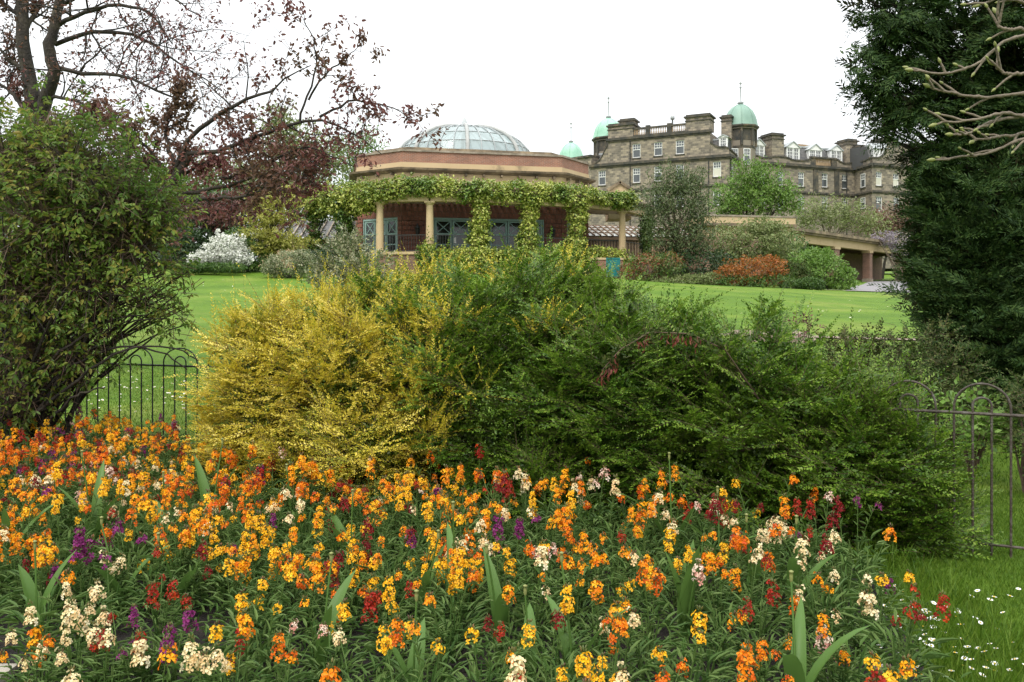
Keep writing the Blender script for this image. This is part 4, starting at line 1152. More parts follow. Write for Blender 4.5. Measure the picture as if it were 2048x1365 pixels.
bed('bright_shrub', 'bright lime shrub above the acer by the shelter', 'shrub', 640, 540, 47, [(520, 400, 47, 44, 20, 1.0), (575, 388, 47, 30, 14, .9)], 'yellow_green', 500, 6, .22, .16, .1, r0=.06)
bed('dark_yew', 'dark evergreen mass behind the left lawn edge', 'tree', 330, 538, 43, [(330, 480, 43, 90, 55, 1.8), (250, 450, 44, 90, 80, 2), (420, 455, 43.5, 70, 60, 1.6), (160, 450, 44, 110, 90, 2), (40, 450, 44, 110, 95, 2), (480, 430, 45, 50, 50, 1.4)], 'dark', 3600, 6, .34, .24, .1, tree=True, r0=.2, deep=.5)
bed('background_maple', 'broad mid green tree behind the dark evergreens', 'tree', 200, 530, 60, [(120, 380, 60, 130, 60, 3), (290, 400, 60, 110, 50, 3), (440, 410, 60, 80, 44, 2.5), (-20, 370, 60, 120, 80, 3)], 'mid', 2200, 6, .6, .32, .17, tree=True, r0=.3, deep=.6)
bed('white_flowering_shrub', 'dark bush behind the white azalea', 'shrub', 390, 535, 41, [(390, 495, 41, 44, 36, 1.0), (360, 510, 40.5, 36, 26, .9)], 'dark', 800, 6, .2, .16, .07, r0=.05)
bed('bronze_acer', 'small wine red maple behind the lawn left of the acer', 'tree', 430, 535, 42.5, [(440, 440, 42.5, 50, 30, 1.2), (400, 420, 42.5, 50, 34, 1.2), (470, 410, 42.8, 40, 30, 1.1)], 'wine', 900, 6, .2, .14, .06, tree=True, r0=.09, deep=.9)

bed('laurel', 'dark green laurel closing the gap behind the shelter', 'shrub', 650, 540, 60, [(640, 450, 60, 50, 45, 1.5), (600, 430, 61, 50, 40, 1.5), (700, 450, 61, 40, 50, 1.5)], 'mid', 900, 6, .35, .22, .1, r0=.1)
bed('background_lime', 'pale green trees far behind the copper leaved tree', 'tree', 420, 540, 70, [(420, 350, 70, 80, 50, 2.5), (330, 370, 70, 70, 45, 2.5), (500, 370, 70, 60, 50, 2.2)], 'fresh_pale', 900, 6, .6, .3, .17, tree=True, r0=.25, deep=.9, lump=.32)

for px, Y, lab, mt in ((2080, 80, 'broad green tree beyond the right end of the hotel', 'mid'), (2330, 70, 'fresh green tree far right beyond the cypress', 'fresh'), (2600, 62, 'dark green tree furthest right beyond the cypress', 'dark')):
    bed('background_tree', lab, 'tree', px, 560, Y, [(px, 400, Y, 130, 80, 4), (px - 90, 430, Y, 90, 70, 3.5), (px + 90, 430, Y, 100, 80, 3.5), (px, 500, Y - 1, 170, 60, 3.5)], mt, 900, 6, .7, .4, .2, tree=True, r0=.3, deep=.6)
# ------------------------------------------------------------------ hooped iron railings
def hoop_fence(label, A, B, zA, zB, n_groups, mat, sp=.113, phase=0.0, brace=True):
    A = np.array(A, float); B = np.array(B, float); e = (B - A) / np.linalg.norm(B - A)
    root = thing('iron_railing', label, 'railing', (*((A + B) / 2), 0.0), 'hoop topped railings round the bed')
    L = np.linalg.norm(B - A)
    def pt(u, z):
        q = A + e * u; return (q[0], q[1], z + zA + (zB - zA) * u / L)
    r = .0075
    for z, rr in ((.857, .0105), (.07, .009)):
        part('rail', MB().tube([pt(u, z) for u in np.linspace(-.05, L + .05, 12)], rr, 6), M[mat], root)
    G = 4 * sp
    for g in range(n_groups):
        u0 = phase + g * G
        for (a, b, top) in ((0, 3, 1.04), (1, 2, .955)):
            ua, ub = u0 + a * sp, u0 + b * sp
            if ub > L + .05 or ua < -.05: continue
            rad = (ub - ua) / 2; c = (ua + ub) / 2; zc = top - min(rad, .15)
            th = np.linspace(math.pi, 0, 17)
            pts = [pt(ua, -.05), pt(ua, .4)] + [pt(c + rad * math.cos(t), zc + min(rad, .15) * math.sin(t)) for t in th] + [pt(ub, .4), pt(ub, -.05)]
            part('hoop', MB().tube(pts, r, 6), M[mat], root)
    for u in (0.02, L - .02):
        part('post', MB().bar(pt(u, -.1), pt(u, .9), .016), M[mat], root)
    return root
f0, f1 = P(60, 0, 8.75), P(520, 0, 8.35)
hoop_fence('dark hooped iron railing between the arching shrub and the golden bush', (f0[0], 8.75), (f1[0], 8.35), .045, .0, 7, 'iron', sp=.1237, phase=.042)
f0, f1 = P(1640, 0, 5.45), P(2160, 0, 4.82)
f1 = f0 + (f1 - f0) * 2.2
hoop_fence('brown hooped iron railing right of the green bush', (f0[0], 5.45), (f1[0], f1[1]), .0, .0, 8, 'iron_rust', sp=.1005, phase=-.027)

# ------------------------------------------------------------------ sprays of small leaves
def sprays(p, d, n, ln, nl, lL, lW, ang=.95, curve=-.12, taper=.45, flip=.35):
    """two-ranked leafy shoots: nl leaves along each shoot"""
    N = len(p); ln = np.reshape(ln, (-1, 1, 1)) * np.ones((N, 1, 1))
    s = nz(np.cross(d, n)); nn = np.cross(s, d)
    t = np.linspace(.06, 1, nl)[None, :, None] + rng.normal(size=(N, nl, 1)) * .012
    side = np.where(np.arange(nl) % 2 == 0, 1., -1.)[None, :, None]
    pos = p[:, None] + d[:, None] * ln * t + nn[:, None] * ln * curve * t ** 2
    a = ang * (1 - .45 * t)
    dd = nz(d[:, None] * np.cos(a) + s[:, None] * side * np.sin(a) + nn[:, None] * rng.normal(size=(N, nl, 1)) * .25)
    nr = nz(nn[:, None] + rng.normal(size=(N, nl, 3)) * flip)
    sz = (1 - taper * t ** 2) * rng.uniform(.75, 1.2, (N, nl, 1))
    return leaves4(pos.reshape(-1, 3), dd.reshape(-1, 3), nr.reshape(-1, 3), (lL * sz).reshape(-1), (lW * sz).reshape(-1))

def twigs(p, d, ln, r=.0016):
    """thin three-sided stalks, all in one go"""
    N = len(p); q = p + d * np.reshape(ln, (-1, 1))
    x = nz(np.cross(d, np.array((.3, .2, .9)))); y = np.cross(d, x)
    V = np.stack([p + x * r, p - x * .5 * r + y * .87 * r, p - x * .5 * r - y * .87 * r, q], 1).reshape(-1, 3)
    b = np.arange(N)[:, None] * 4
    return V, np.concatenate([b + np.array([[0, 1, 3]]), b + np.array([[1, 2, 3]]), b + np.array([[2, 0, 3]])])

def shoots(lobes, n, deep, lump, out=.8, up=.25, jit=.5, front=.5, zmin=.03, gap=0.0, side=.0):
    p, nn = shell(lobes, n, deep, lump, zmin, front)
    if gap:
        h = np.sin(p[:, 0] * 5.3 + 1) * np.sin(p[:, 2] * 6.1 + p[:, 0] * 2) + .5 * np.sin(p[:, 0] * 11 - p[:, 2] * 9)
        k = (h > -.75) | (rng.random(len(p)) > gap)
        p, nn = p[k], nn[k]
    hz = nn * np.array((1, 1, .35))
    lat = nz(np.cross(nn, np.array((0, 0, 1.))) + 1e-4) * rng.choice((-1., 1.), (len(p), 1)) * rng.uniform(.2, 1.0, (len(p), 1))
    d = nz(hz * out + lat * side + np.array((0, 0, up)) + rdir(len(p)) * jit)
    n2 = nz(np.array((0, 0, 1.)) + nn * .5 + rdir(len(p)) * .35)
    n2 = nz(n2 - d * (n2 * d).sum(1, keepdims=True))
    return p, nn, d, n2

def fans(lobes, nc, per, up, out=.6, side=.8, deep=.24, lump=.2, zmin=.05, front=.3, back=.30, spread=.8):
    cp_, cn = shell(lobes, nc, deep, lump, zmin, front)
    lat = nz(np.cross(cn, np.array((0, 0, 1.))) + 1e-4) * rng.choice((-1., 1.), (len(cp_), 1)) * rng.uniform(.25, 1.0, (len(cp_), 1))
    D = nz(cn * np.array((out, out, .25)) + lat * side + np.array((0, 0, up)) + rdir(len(cp_)) * .22)
    N_ = nz(np.array((0, 0, 1.)) + cn * .45 + rdir(len(cp_)) * .25); N_ = nz(N_ - D * (N_ * D).sum(1, keepdims=True)); S_ = np.cross(D, N_)
    rp = lambda q: np.repeat(q, per, 0)
    D, N_, S_, cp_, nn = rp(D), rp(N_), rp(S_), rp(cp_), rp(cn)
    n_ = len(D); sc_ = rp(rng.uniform(.75, 1.35, (n_ // per, 1)))
    t_ = rng.uniform(-back, .10, (n_, 1)) * sc_; a_ = rng.uniform(-spread, spread, (n_, 1))
    p = cp_ + D * t_ + S_ * rng.normal(size=(n_, 1)) * .02 + N_ * rng.normal(size=(n_, 1)) * .012
    d = nz(D * np.cos(a_) + S_ * np.sin(a_) + N_ * rng.normal(size=(n_, 1)) * .12)
    n2 = nz(N_ + rdir(n_) * .22); n2 = nz(n2 - d * (n2 * d).sum(1, keepdims=True))
    return p, d, n2, nn, t_, a_, sc_

def small_leaved_bush(name, label, base, lobes, outer, tip, inner, n_out, n_in, lL, lW, ln=(.14, .26), nl=22, up=.3, wood='twig'):
    root = thing(name, label, 'shrub', base, 'clipped bushes behind the flower bed')
    # shoots grow in flat fans, one fan above another, with hollows between them
    p, d, n2, nn, t_, a_, sc_ = fans(lobes, n_out // 13, 13, up)
    n_ = len(p)
    m = MB(); L = rng.uniform(*ln, n_) * sc_[:, 0] * (1 - .25 * np.abs(a_[:, 0]))
    young = (rng.random(n_) < np.where(t_[:, 0] > -.06, .5, .1) * np.clip(.35 + .5 * p[:, 2] + (.6 if tip == 'gold_tip' else 0), 0, 1))  # pale new growth, thinned out low down to paint the green bush's foot darker
    m.add(*sprays(p[~young], d[~young], n2[~young], L[~young], nl, lL, lW))
    m.add(*sprays(p[young], d[young], n2[young], L[young], nl, lL, lW), mi=1)
    tw = MB(); tw.add(*twigs(p, d, L * .95))
    # longer shoots breaking the outline at the top
    k = np.where((nn[:, 2] > .45) | (rng.random(len(p)) < .02))[0]; k = rng.choice(k, min(len(k), int(n_out * .028)), replace=False)
    d3 = nz(nn[k] * .6 + np.array((0, 0, .9)) + rdir(len(k)) * .55); L3 = rng.uniform(.22, .46, len(k))
    n3 = nz(np.cross(d3, rdir(len(k))))
    m.add(*sprays(p[k], d3, n3, L3, 26, lL, lW, curve=.05)); tw.add(*twigs(p[k], d3, L3, .0022))
    part('foliage', m, [LM[outer], LM[tip]], root)
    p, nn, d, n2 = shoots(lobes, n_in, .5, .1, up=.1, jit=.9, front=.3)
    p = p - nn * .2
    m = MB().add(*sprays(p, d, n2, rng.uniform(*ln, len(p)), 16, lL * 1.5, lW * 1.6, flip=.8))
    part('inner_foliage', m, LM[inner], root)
    for c, r in lobes:
        for q in range(7):
            t = c + r * rdir(1)[0] * .8; t[2] = max(t[2], .15)
            b0 = np.array((c[0] * .6 + base[0] * .4, c[1] * .6 + base[1] * .4, 0)) + rng.normal(size=3) * (.15, .1, 0)
            tw.tube(limb(b0, t, 7, .12, .08), np.linspace(.013, .003, 7), 5)
    part('stem', tw, M[wood], root)
    return root
GREEN = lobes_px([(800, 750, 7.0, 175, 180, .75), (1000, 805, 6.6, 225, 245, .8), (1140, 705, 6.8, 145, 140, .65), (1265, 845, 6.2, 235, 235, .8), (1300, 720, 6.5, 110, 105, .5), (1480, 890, 5.8, 210, 230, .75), (1660, 935, 5.5, 150, 185, .6), (1790, 1030, 5.35, 125, 95, .45), (1745, 900, 5.45, 100, 110, .45), (1130, 1000, 5.9, 220, 110, .5), (1440, 1030, 5.55, 200, 100, .45)])
small_leaved_bush('green_honeysuckle_bush', 'huge dark green small-leaved bush spreading across the middle', (1.0, 6.3, 0), GREEN, 'honey_green', 'honey_tip', 'honey_green', 20000, 7500, .030, .0145, nl=20)
GOLD = lobes_px([(600, 815, 6.75, 165, 195, .75), (530, 735, 7.0, 90, 100, .5), (700, 770, 6.45, 130, 130, .6), (735, 900, 6.05, 120, 100, .5), (500, 880, 6.7, 70, 80, .45), (650, 660, 7.0, 100, 62, .45), (620, 950, 6.2, 150, 70, .4)])
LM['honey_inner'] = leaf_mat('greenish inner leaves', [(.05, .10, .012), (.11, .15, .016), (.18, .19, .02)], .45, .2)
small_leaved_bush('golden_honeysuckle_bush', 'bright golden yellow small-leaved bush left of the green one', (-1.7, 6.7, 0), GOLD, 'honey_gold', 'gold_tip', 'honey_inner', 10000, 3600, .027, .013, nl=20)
# golden shoots of a second plant showing above and inside the green bush
G2 = lobes_px([(870, 560, 7.2, 60, 26, .3), (1010, 565, 7.2, 40, 16, .3), (1130, 560, 7.2, 36, 18, .3), (760, 585, 6.9, 60, 40, .3), (940, 780, 5.75, 40, 16, .1), (830, 680, 6.25, 50, 20, .2), (870, 760, 5.9, 50, 24, .2), (1090, 660, 6.0, 46, 14, .15), (820, 640, 6.45, 70, 60, .25), (860, 860, 5.85, 60, 60, .2), (810, 770, 6.05, 50, 60, .2), (900, 650, 6.2, 50, 30, .2)])
g2 = thing('variegated_bush', 'yellow variegated shoots poking through the top of the green bush', 'shrub', (-.3, 7.3, 0))
p, nn, d, n2 = shoots(G2, 760, .8, .2, up=.7, jit=.5, front=None)
L = rng.uniform(.14, .32, len(p)); part('foliage', MB().add(*sprays(p, d, n2, L, 22, .027, .013)), LM['honey_gold'], g2)
tw = MB().add(*twigs(p, d, L)); 
for c, r in G2: tw.tube(limb((c[0], c[1] + .9, .0), c, 7, .05), np.linspace(.012, .003, 7), 5)
part('stem', tw, M['twig'], g2)
# pale variegated evergreen at the top left of the bush
ev = thing('euonymus', 'cream edged evergreen rising behind the golden bush', 'shrub', (-1.5, 7.9, 0))
EV = lobes_px([(690, 520, 7.9, 42, 34, .25), (730, 545, 7.8, 50, 34, .3), (660, 560, 7.8, 36, 30, .25), (700, 490, 7.95, 20, 24, .15)])
p, nn, d, n2 = shoots(EV, 420, .8, .2, up=.6, jit=.6, front=None)
L = rng.uniform(.1, .2, len(p)); part('foliage', MB().add(*sprays(p, d, n2, L, 10, .042, .022)), LM['variegated'], ev)
tw = MB().add(*twigs(p, d, L))
for c, r in EV: tw.tube(limb((-1.5, 7.9, 0), c, 7, .06), np.linspace(.015, .004, 7), 5)
part('stem', tw, M['twig'], ev)
# arching grey branch with rusty leaves hanging from it
ct = thing('cotoneaster_branch', 'arching grey green branch with rusty leaves across the green bush', 'branch', (1.9, 5.35, 0))
arc = np.array([P(*q) for q in ((1560, 860, 5.5), (1450, 700, 5.15), (1380, 668, 5.1), (1300, 665, 5.05), (1240, 700, 5.0), (1205, 740, 4.98))]); arc = np.concatenate([[(1.9, 5.5, 0)], arc])
ti = np.linspace(0, len(arc) - 1, 40); arcf = np.stack([np.interp(ti, range(len(arc)), arc[:, k]) for k in range(3)], -1)
part("stem", MB().tube(arcf, np.linspace(.007, .0025, 40), 5), M['twig'], ct)
pp_ = arcf[12:].repeat(7, 0) + rng.normal(size=(28 * 7, 3)) * .02; dd = nz(rdir(len(pp_)) + (0, -.3, .5)); nr = nz(np.cross(dd, rdir(len(pp_))))
part('foliage', MB().add(*leaves6(pp_, dd, nr, .038, .02)), LM['cotoneaster'], ct)
LM['rust'] = leaf_mat('rusty dead leaves', [(.10, .02, .012), (.18, .035, .02), (.12, .06, .03)], .6, .25)
sel = np.concatenate([arcf[18:24], arcf[26:29], arcf[35:40]]); pp_ = sel.repeat(6, 0) + rng.normal(size=(len(sel) * 6, 3)) * .018 - (0, 0, .03)
dd = nz(rdir(len(pp_)) * .5 + (0, -.2, -1)); nr = nz(np.cross(dd, rdir(len(pp_))))
part('rusty_leaves', MB().add(*leaves6(pp_, dd, nr, .04, .014)), LM['rust'], ct, 'rusty brown leaves hanging below the branch')

# ------------------------------------------------------------------ branching trees drawn limb by limb
def px_limb(pts, n=14, wob=.012):
    a = np.array([P(*q) for q in pts]); t = np.linspace(0, len(a) - 1, n)
    # smooth through the given points
    out = np.stack([np.interp(t, range(len(a)), a[:, k]) for k in range(3)], -1)
    out[1:-1] = (out[:-2] + 2 * out[1:-1] + out[2:]) / 4
    return out + rng.normal(size=out.shape) * wob
def grow(m, anchors, pts, r0, r1, depth, spawn, ratio, up=.15, spread=.9, k=6, yflat=.6):
    m.tube(pts, np.linspace(r0, r1, len(pts)), k)
    Lt = np.linalg.norm(np.diff(pts, axis=0), axis=1).sum()
    if depth == 0:
        anchors.append(pts)
        return
    for _ in range(spawn[0]):
        t = rng.uniform(.18, 1.0); i = min(int(t * (len(pts) - 1)), len(pts) - 2)
        f = t * (len(pts) - 1) - i; p0 = pts[i] * (1 - f) + pts[i + 1] * f
        ax = nz(pts[i + 1] - pts[i])
        d = nz(ax * rng.uniform(.3, .9) + rdir(1)[0] * np.array((1, yflat, 1)) * spread + np.array((0, 0, up)))
        L = Lt * ratio[0] * rng.uniform(.5, 1.15)
        n = 6
        ch = [p0]; dd = d
        for q in range(n - 1):
            dd = nz(dd + rdir(1)[0] * .28 + np.array((0, 0, up * .3)))
            ch.append(ch[-1] + dd * L / (n - 1))
        rr = (r0 + (r1 - r0) * t) * .55
        grow(m, anchors, np.array(ch), max(rr, .004), max(rr * .35, .003), depth - 1, spawn[1:], ratio[1:], up, spread, max(3, k - 1), yflat)
def leaf_anchor(anchors, per, jit):
    A = np.array([a[rng.integers(1, len(a))] * 1.0 for a in anchors for _ in range(per)])
    return A + rng.normal(size=A.shape) * jit
def limb_tree(name, label, base, trunks, limbs, mat, wood, per, Lf, Wf, spawn, ratio, depth=2, up=.12, spread=.9, jit=.05, yflat=.6, group=None, six=True, droop=.3, sparse=(), heart=None):
    root = thing(name, label, 'tree', base, group)
    m, an = MB(), []
    for pts, r0, r1 in trunks: m.tube(px_limb(pts, 18, .015), np.linspace(r0, r1, 18), 10)
    for i_, (pts, r0, r1) in enumerate(limbs): grow(m, an, px_limb(pts), r0, r1, depth, (7, 4) if i_ in sparse else spawn, ratio, up, spread, yflat=yflat)
    part('trunk', m, M[wood], root)
    p = leaf_anchor(an, per, jit); d = nz(rdir(len(p)) + np.array((0, 0, -droop))); nr = nz(np.cross(d, rdir(len(p))) + (0, 0, .4))
    s = rng.uniform(.6, 1.2, len(p))
    nr = nz(nr - d * (nr * d).sum(1, keepdims=True))
    cm = MB().add(*(leaves6 if six else leaves4)(p, d, nr, Lf * s, Wf * s))
    if heart: cm.add(*leafy(lobes_px(heart[0]), heart[1], 6, .42, Lf * .9, Wf * .9, deep=1.0, lump=.4, six=True, front=None))
    part('crown', cm, LM[mat], root)
    return root
Y1 = 15.0
b1 = P(70, 0, Y1)
limb_tree('dark_tree', 'tall dark twin-trunked tree with sparse reddish leaves at far left', (b1[0], Y1, float(ground(b1[0], Y1))),
    [(((70, 700, Y1), (68, 560, Y1), (62, 400, Y1), (72, 260, Y1), (66, 190, Y1), (48, 110, Y1), (46, 20, Y1), (40, -120, Y1)), .18, .09),
     (((74, 270, Y1), (92, 200, Y1 - .1), (110, 145, Y1 - .2), (96, 85, Y1 - .2), (118, 20, Y1 - .2), (130, -110, Y1 - .3)), .135, .07)],
    [(((100, 60, Y1), (150, 30, 14.7), (230, 5, 14.4), (300, 20, 14.2), (345, 90, 14)), .05, .012),
     (((96, 130, Y1), (170, 150, 14.6), (250, 150, 14.2), (330, 190, 14), (390, 210, 13.8)), .045, .01),
     (((110, 90, Y1), (190, 60, 14.8), (280, 70, 14.6), (350, 120, 14.4), (440, 180, 14.2)), .045, .01),
     (((120, 10, Y1), (200, -30, 14.8), (320, -20, 14.4), (400, 30, 14.2)), .045, .01),
     (((60, 150, Y1), (20, 120, 15.2), (-30, 60, 15.3)), .05, .015), (((55, 230, Y1), (20, 180, 15.2), (-40, 150, 15.3)), .05, .015),
     (((46, 40, Y1), (10, 10, 15), (-40, -40, 15)), .05, .015), (((80, 190, Y1), (150, 200, 14.6), (220, 240, 14.3)), .04, .01), (((50, 60, Y1), (80, 10, 15.2), (100, -60, 15.3)), .05, .02)],
    'copper_leaf', 'bark', 5, .07, .038, (15, 9), (.40, .5), 2, up=.05, jit=.035)
Y2 = 13.0
b2 = P(150, 0, Y2)
limb_tree('copper_leaved_tree', 'spreading purple leaved tree reaching across in front of the pavilion', (b2[0], Y2, float(ground(b2[0], Y2))),
    [(((150, 720, Y2), (165, 620, Y2), (200, 500, Y2), (270, 430, Y2), (345, 380, Y2), (380, 300, Y2)), .13, .07)],
    [(((345, 360, Y2), (375, 270, 12.9), (430, 235, 12.7), (480, 200, 12.6), (540, 185, 12.5), (565, 160, 12.5), (625, 130, 12.4)), .045, .007),
     (((370, 310, Y2), (450, 300, 12.8), (540, 262, 12.7), (640, 232, 12.6), (720, 270, 12.5), (760, 310, 12.4)), .04, .007),
     (((600, 245, 12.6), (617, 190, 12.5), (636, 120, 12.5), (622, 65, 12.4), (600, 15, 12.4)), .022, .005),
     (((617, 200, 12.6), (650, 150, 12.5), (690, 115, 12.4), (725, 90, 12.4)), .02, .005),
     (((640, 235, 12.6), (700, 200, 12.5), (770, 210, 12.4), (830, 242, 12.4)), .022, .005),
     (((350, 390, Y2), (430, 380, 12.8), (520, 350, 12.6), (600, 330, 12.5), (680, 330, 12.4)), .035, .007),
     (((340, 350, Y2), (290, 290, 12.8), (240, 260, 12.6), (180, 230, 12.4)), .035, .007),
     (((340, 370, Y2), (400, 330, 13.2), (470, 300, 13.4), (540, 300, 13.6)), .035, .007),
     (((345, 400, Y2), (420, 400, 12.6), (500, 390, 12.3), (560, 370, 12.2)), .04, .008),
     (((345, 380, Y2), (300, 340, 13.2), (240, 330, 13.3)), .04, .008),
     (((350, 330, Y2), (330, 270, 13.2), (340, 220, 13.3), (380, 190, 13.2)), .04, .008),
     (((440, 360, 12.8), (520, 330, 12.6), (620, 290, 12.4), (700, 330, 12.3)), .03, .006)],
    'copper_leaf', 'bark', 9, .085, .045, (12, 8), (.30, .5), 2, up=.08, jit=.04, sparse=(0, 2, 3, 4, 11), heart=([(270, 300, 13.2, 100, 70, .9), (400, 330, 13.0, 120, 60, 1.0), (510, 345, 12.8, 100, 46, .9), (390, 410, 13.0, 110, 36, .9), (210, 250, 13.2, 80, 50, .7), (600, 330, 12.6, 70, 36, .6)], 400))

# ------------------------------------------------------------------ arching shrub at the left
SHOOTS = []
ls = thing('arching_shrub', 'large arching green shrub with bronze young leaves at the left edge', 'shrub', (-4.3, 7.9, 0))
SHR = lobes_px([(60, 330, 7.7, 120, 90, .7), (180, 350, 7.7, 95, 85, .7), (250, 410, 7.6, 90, 75, .6), (130, 450, 7.5, 140, 105, .7), (270, 500, 7.6, 85, 85, .55), (300, 600, 7.7, 60, 75, .45), (170, 580, 7.5, 130, 85, .6), (40, 560, 7.5, 100, 120, .6), (320, 430, 7.7, 50, 40, .35), (350, 560, 7.7, 30, 60, .25), (345, 650, 7.7, 40, 45, .25), (50, 700, 7.4, 90, 90, .5), (150, 720, 7.5, 90, 60, .4), (110, 275, 7.8, 90, 40, .45), (40, 800, 7.4, 80, 50, .4), (230, 660, 7.6, 90, 50, .4)])
p, nn = shell(SHR, 5200, .95, .42, .15, .6)
# thinner towards the bottom right, where stems and lawn show
pxs = CX + p[:, 0] / p[:, 1] * F; pys = HY - (p[:, 2] - EYE) / p[:, 1] * F
keep = rng.random(len(p)) < np.clip(1.15 - np.clip((pys - 420) / 260, 0, 1) * .7 - .36 * sm(120, 300, pxs) * sm(400, 520, pys), .15, 1)
p, nn = p[keep], nn[keep]
d = nz(nn * .7 + rdir(len(p)) * .7 + (0, 0, -.15)); n2 = nz(np.array((0, 0, 1.)) + nn * .4 + rdir(len(p)) * .4); n2 = nz(n2 - d * (n2 * d).sum(1, keepdims=True))
def compound(p, d, n, ln, nl, lL, lW):
    N = len(p); s = nz(np.cross(d, n)); nn_ = np.cross(s, d)
    t = np.linspace(.3, 1, nl)[None, :, None]; side = np.where(np.arange(nl) % 2 == 0, 1., -1.)[None, :, None]
    side = np.concatenate([side[:, :-1], side[:, -1:] * 0], 1)
    pos = p[:, None] + d[:, None] * ln * t
    dd = nz(d[:, None] * .55 + s[:, None] * side * .8 + nn_[:, None] * rng.normal(size=(N, nl, 1)) * .2 - np.array((0, 0, .25)))
    nr = nz(nn_[:, None] + rng.normal(size=(N, nl, 3)) * .35)
    sz = rng.uniform(.6, 1.25, (N, nl))
    return leaves6(pos.reshape(-1, 3), dd.reshape(-1, 3), nr.reshape(-1, 3), (lL * sz).reshape(-1), (lW * sz).reshape(-1))
part('foliage', MB().add(*compound(p, d, n2, .11, 5, .056, .029)), LM['shrub'], ls)
tw = MB().add(*twigs(p, d, np.full(len(p), .13), .003))
tw.add(*twigs(p - nn * .25 + rdir(len(p)) * .1, nz(nn + rdir(len(p)) * .5), rng.uniform(.25, .5, len(p)), .004))
part('twig', tw, M['twig'], ls)
m = MB()
for c, r in SHR:
    for q in range(5):
        t = c + r * rdir(1)[0] * .85
        if t[2] < .5: continue
        b0 = np.array((-4.75 + rng.normal() * .22, 7.8 + rng.normal() * .2, -.05))
        m.tube(limb(b0, t, 9, .10, rng.uniform(.06, .16)), np.linspace(.02, .005, 9), 6)
for pts in (((40, 830, 7.5), (130, 740, 7.4), (230, 690, 7.4), (320, 700, 7.5), (375, 740, 7.6)), ((60, 840, 7.4), (150, 760, 7.3), (240, 700, 7.3), (330, 690, 7.4), (400, 720, 7.6)), ((30, 800, 7.4), (120, 700, 7.3), (220, 640, 7.4), (330, 620, 7.6)), ((90, 850, 7.4), (150, 790, 7.3), (210, 775, 7.3)), ((50, 830, 7.5), (60, 700, 7.5), (100, 560, 7.5), (170, 420, 7.5)), ((70, 830, 7.4), (200, 640, 7.4), (280, 500, 7.5), (360, 420, 7.6)), ((20, 830, 7.5), (10, 700, 7.5), (20, 550, 7.5), (60, 400, 7.6))):
    m.tube(px_limb(pts, 16, .008), np.linspace(.016, .006, 16), 6)
k = rng.choice(len(p), 150, replace=False)           # long young shoots standing out of the outline
for i in k:
    e_ = p[i] + nz(nn[i] + np.array((rng.normal() * .4, -.1, .45))) * rng.uniform(.2, .5)
    m.tube(limb(p[i] - nn[i] * .3, e_, 6, .08, .05), np.linspace(.006, .002, 6), 4)
    SHOOTS.append((p[i], e_))
part('stem', m, M['bark'], ls)
q_ = np.array([a + (b - a) * t for a, b in SHOOTS for t in (.35, .6, .8, 1.0)]); d_ = nz(rdir(len(q_)) + (0, 0, .1)); n_ = nz(np.cross(d_, rdir(len(q_))) + (0, 0, .8)); n_ = nz(n_ - d_ * (n_ * d_).sum(1, keepdims=True))
part('young_foliage', MB().add(*compound(q_, d_, n_, .09, 5, .05, .026)), LM['shrub'], ls)
# dense older growth low at the far left
p, nn = shell(lobes_px([(20, 700, 8.0, 90, 120, .5), (60, 600, 8.1, 110, 110, .5), (110, 480, 8.2, 130, 120, .5), (90, 340, 8.2, 120, 90, .5)]), 900, .9, .3, .3, None)
d = nz(nn * .5 + rdir(len(p))); n2 = nz(np.cross(d, rdir(len(p))) + (0, 0, .6)); n2 = nz(n2 - d * (n2 * d).sum(1, keepdims=True))
part('inner_foliage', MB().add(*compound(p, d, n2, .12, 5, .055, .03)), LM['mid'], ls)

# ------------------------------------------------------------------ cypress at the right
cy = P(2010, 0, 9.6)
cp = thing('cypress', 'tall dense dark green cypress filling the right edge', 'tree', (cy[0], 9.6, float(ground(cy[0], 9.6))))
UP = lobes_px([(1970, 90, 9.5, 110, 80, .8), (1830, 45, 9.3, 68, 38, .45), (1800, 150, 9.3, 58, 30, .4), (1845, 232, 9.3, 68, 30, .45), (1905, 170, 9.5, 75, 45, .5), (1850, -40, 9.4, 90, 46, .5), (1970, 250, 9.6, 90, 66, .6), (1875, 308, 9.3, 46, 26, .35), (2060, 150, 9.6, 70, 150, .7), (1790, 95, 9.3, 40, 18, .3), (1775, 200, 9.3, 30, 14, .25), (1745, 40, 9.3, 26, 10, .2), (1738, 120, 9.3, 24, 9, .2), (1745, 175, 9.3, 24, 9, .2), (1770, 262, 9.3, 24, 9, .2), (1755, -5, 9.3, 30, 12, .2), (2150, 60, 9.8, 110, 130, .8), (2180, 240, 9.8, 120, 110, .8), (2050, -120, 9.8, 160, 120, .9), (1960, -100, 9.6, 130, 70, .8)])
LOW = lobes_px([(1950, 400, 9.5, 100, 90, .8), (1895, 470, 9.3, 50, 100, .5), (1965, 540, 9.3, 110, 120, .8), (1910, 600, 9.2, 54, 90, .5), (1970, 680, 9.1, 90, 90, .7), (2050, 560, 9.2, 70, 190, .8), (2010, 760, 9.0, 70, 60, .6), (1885, 400, 9.4, 36, 50, .4), (2160, 450, 9.8, 110, 130, .8), (2170, 650, 9.7, 110, 130, .8)])
m = MB()
for lob, n, up, out, crv in ((UP, 900, -.2, .7, -.35), (LOW, 900, .35, .7, -.2)):
    p, d, n2, nn, t_, a_, sc_ = fans(lob, n, 13, up, out, .7, .34, .26, .1, .45, .38, .65)
    n2 = nz(n2 * .6 + nn * .7); n2 = nz(n2 - d * (n2 * d).sum(1, keepdims=True))
    m.add(*sprays(p, d, n2, rng.uniform(.16, .34, len(p)) * sc_[:, 0], 16, .08, .019, ang=.8, curve=crv, taper=.5, flip=.45))
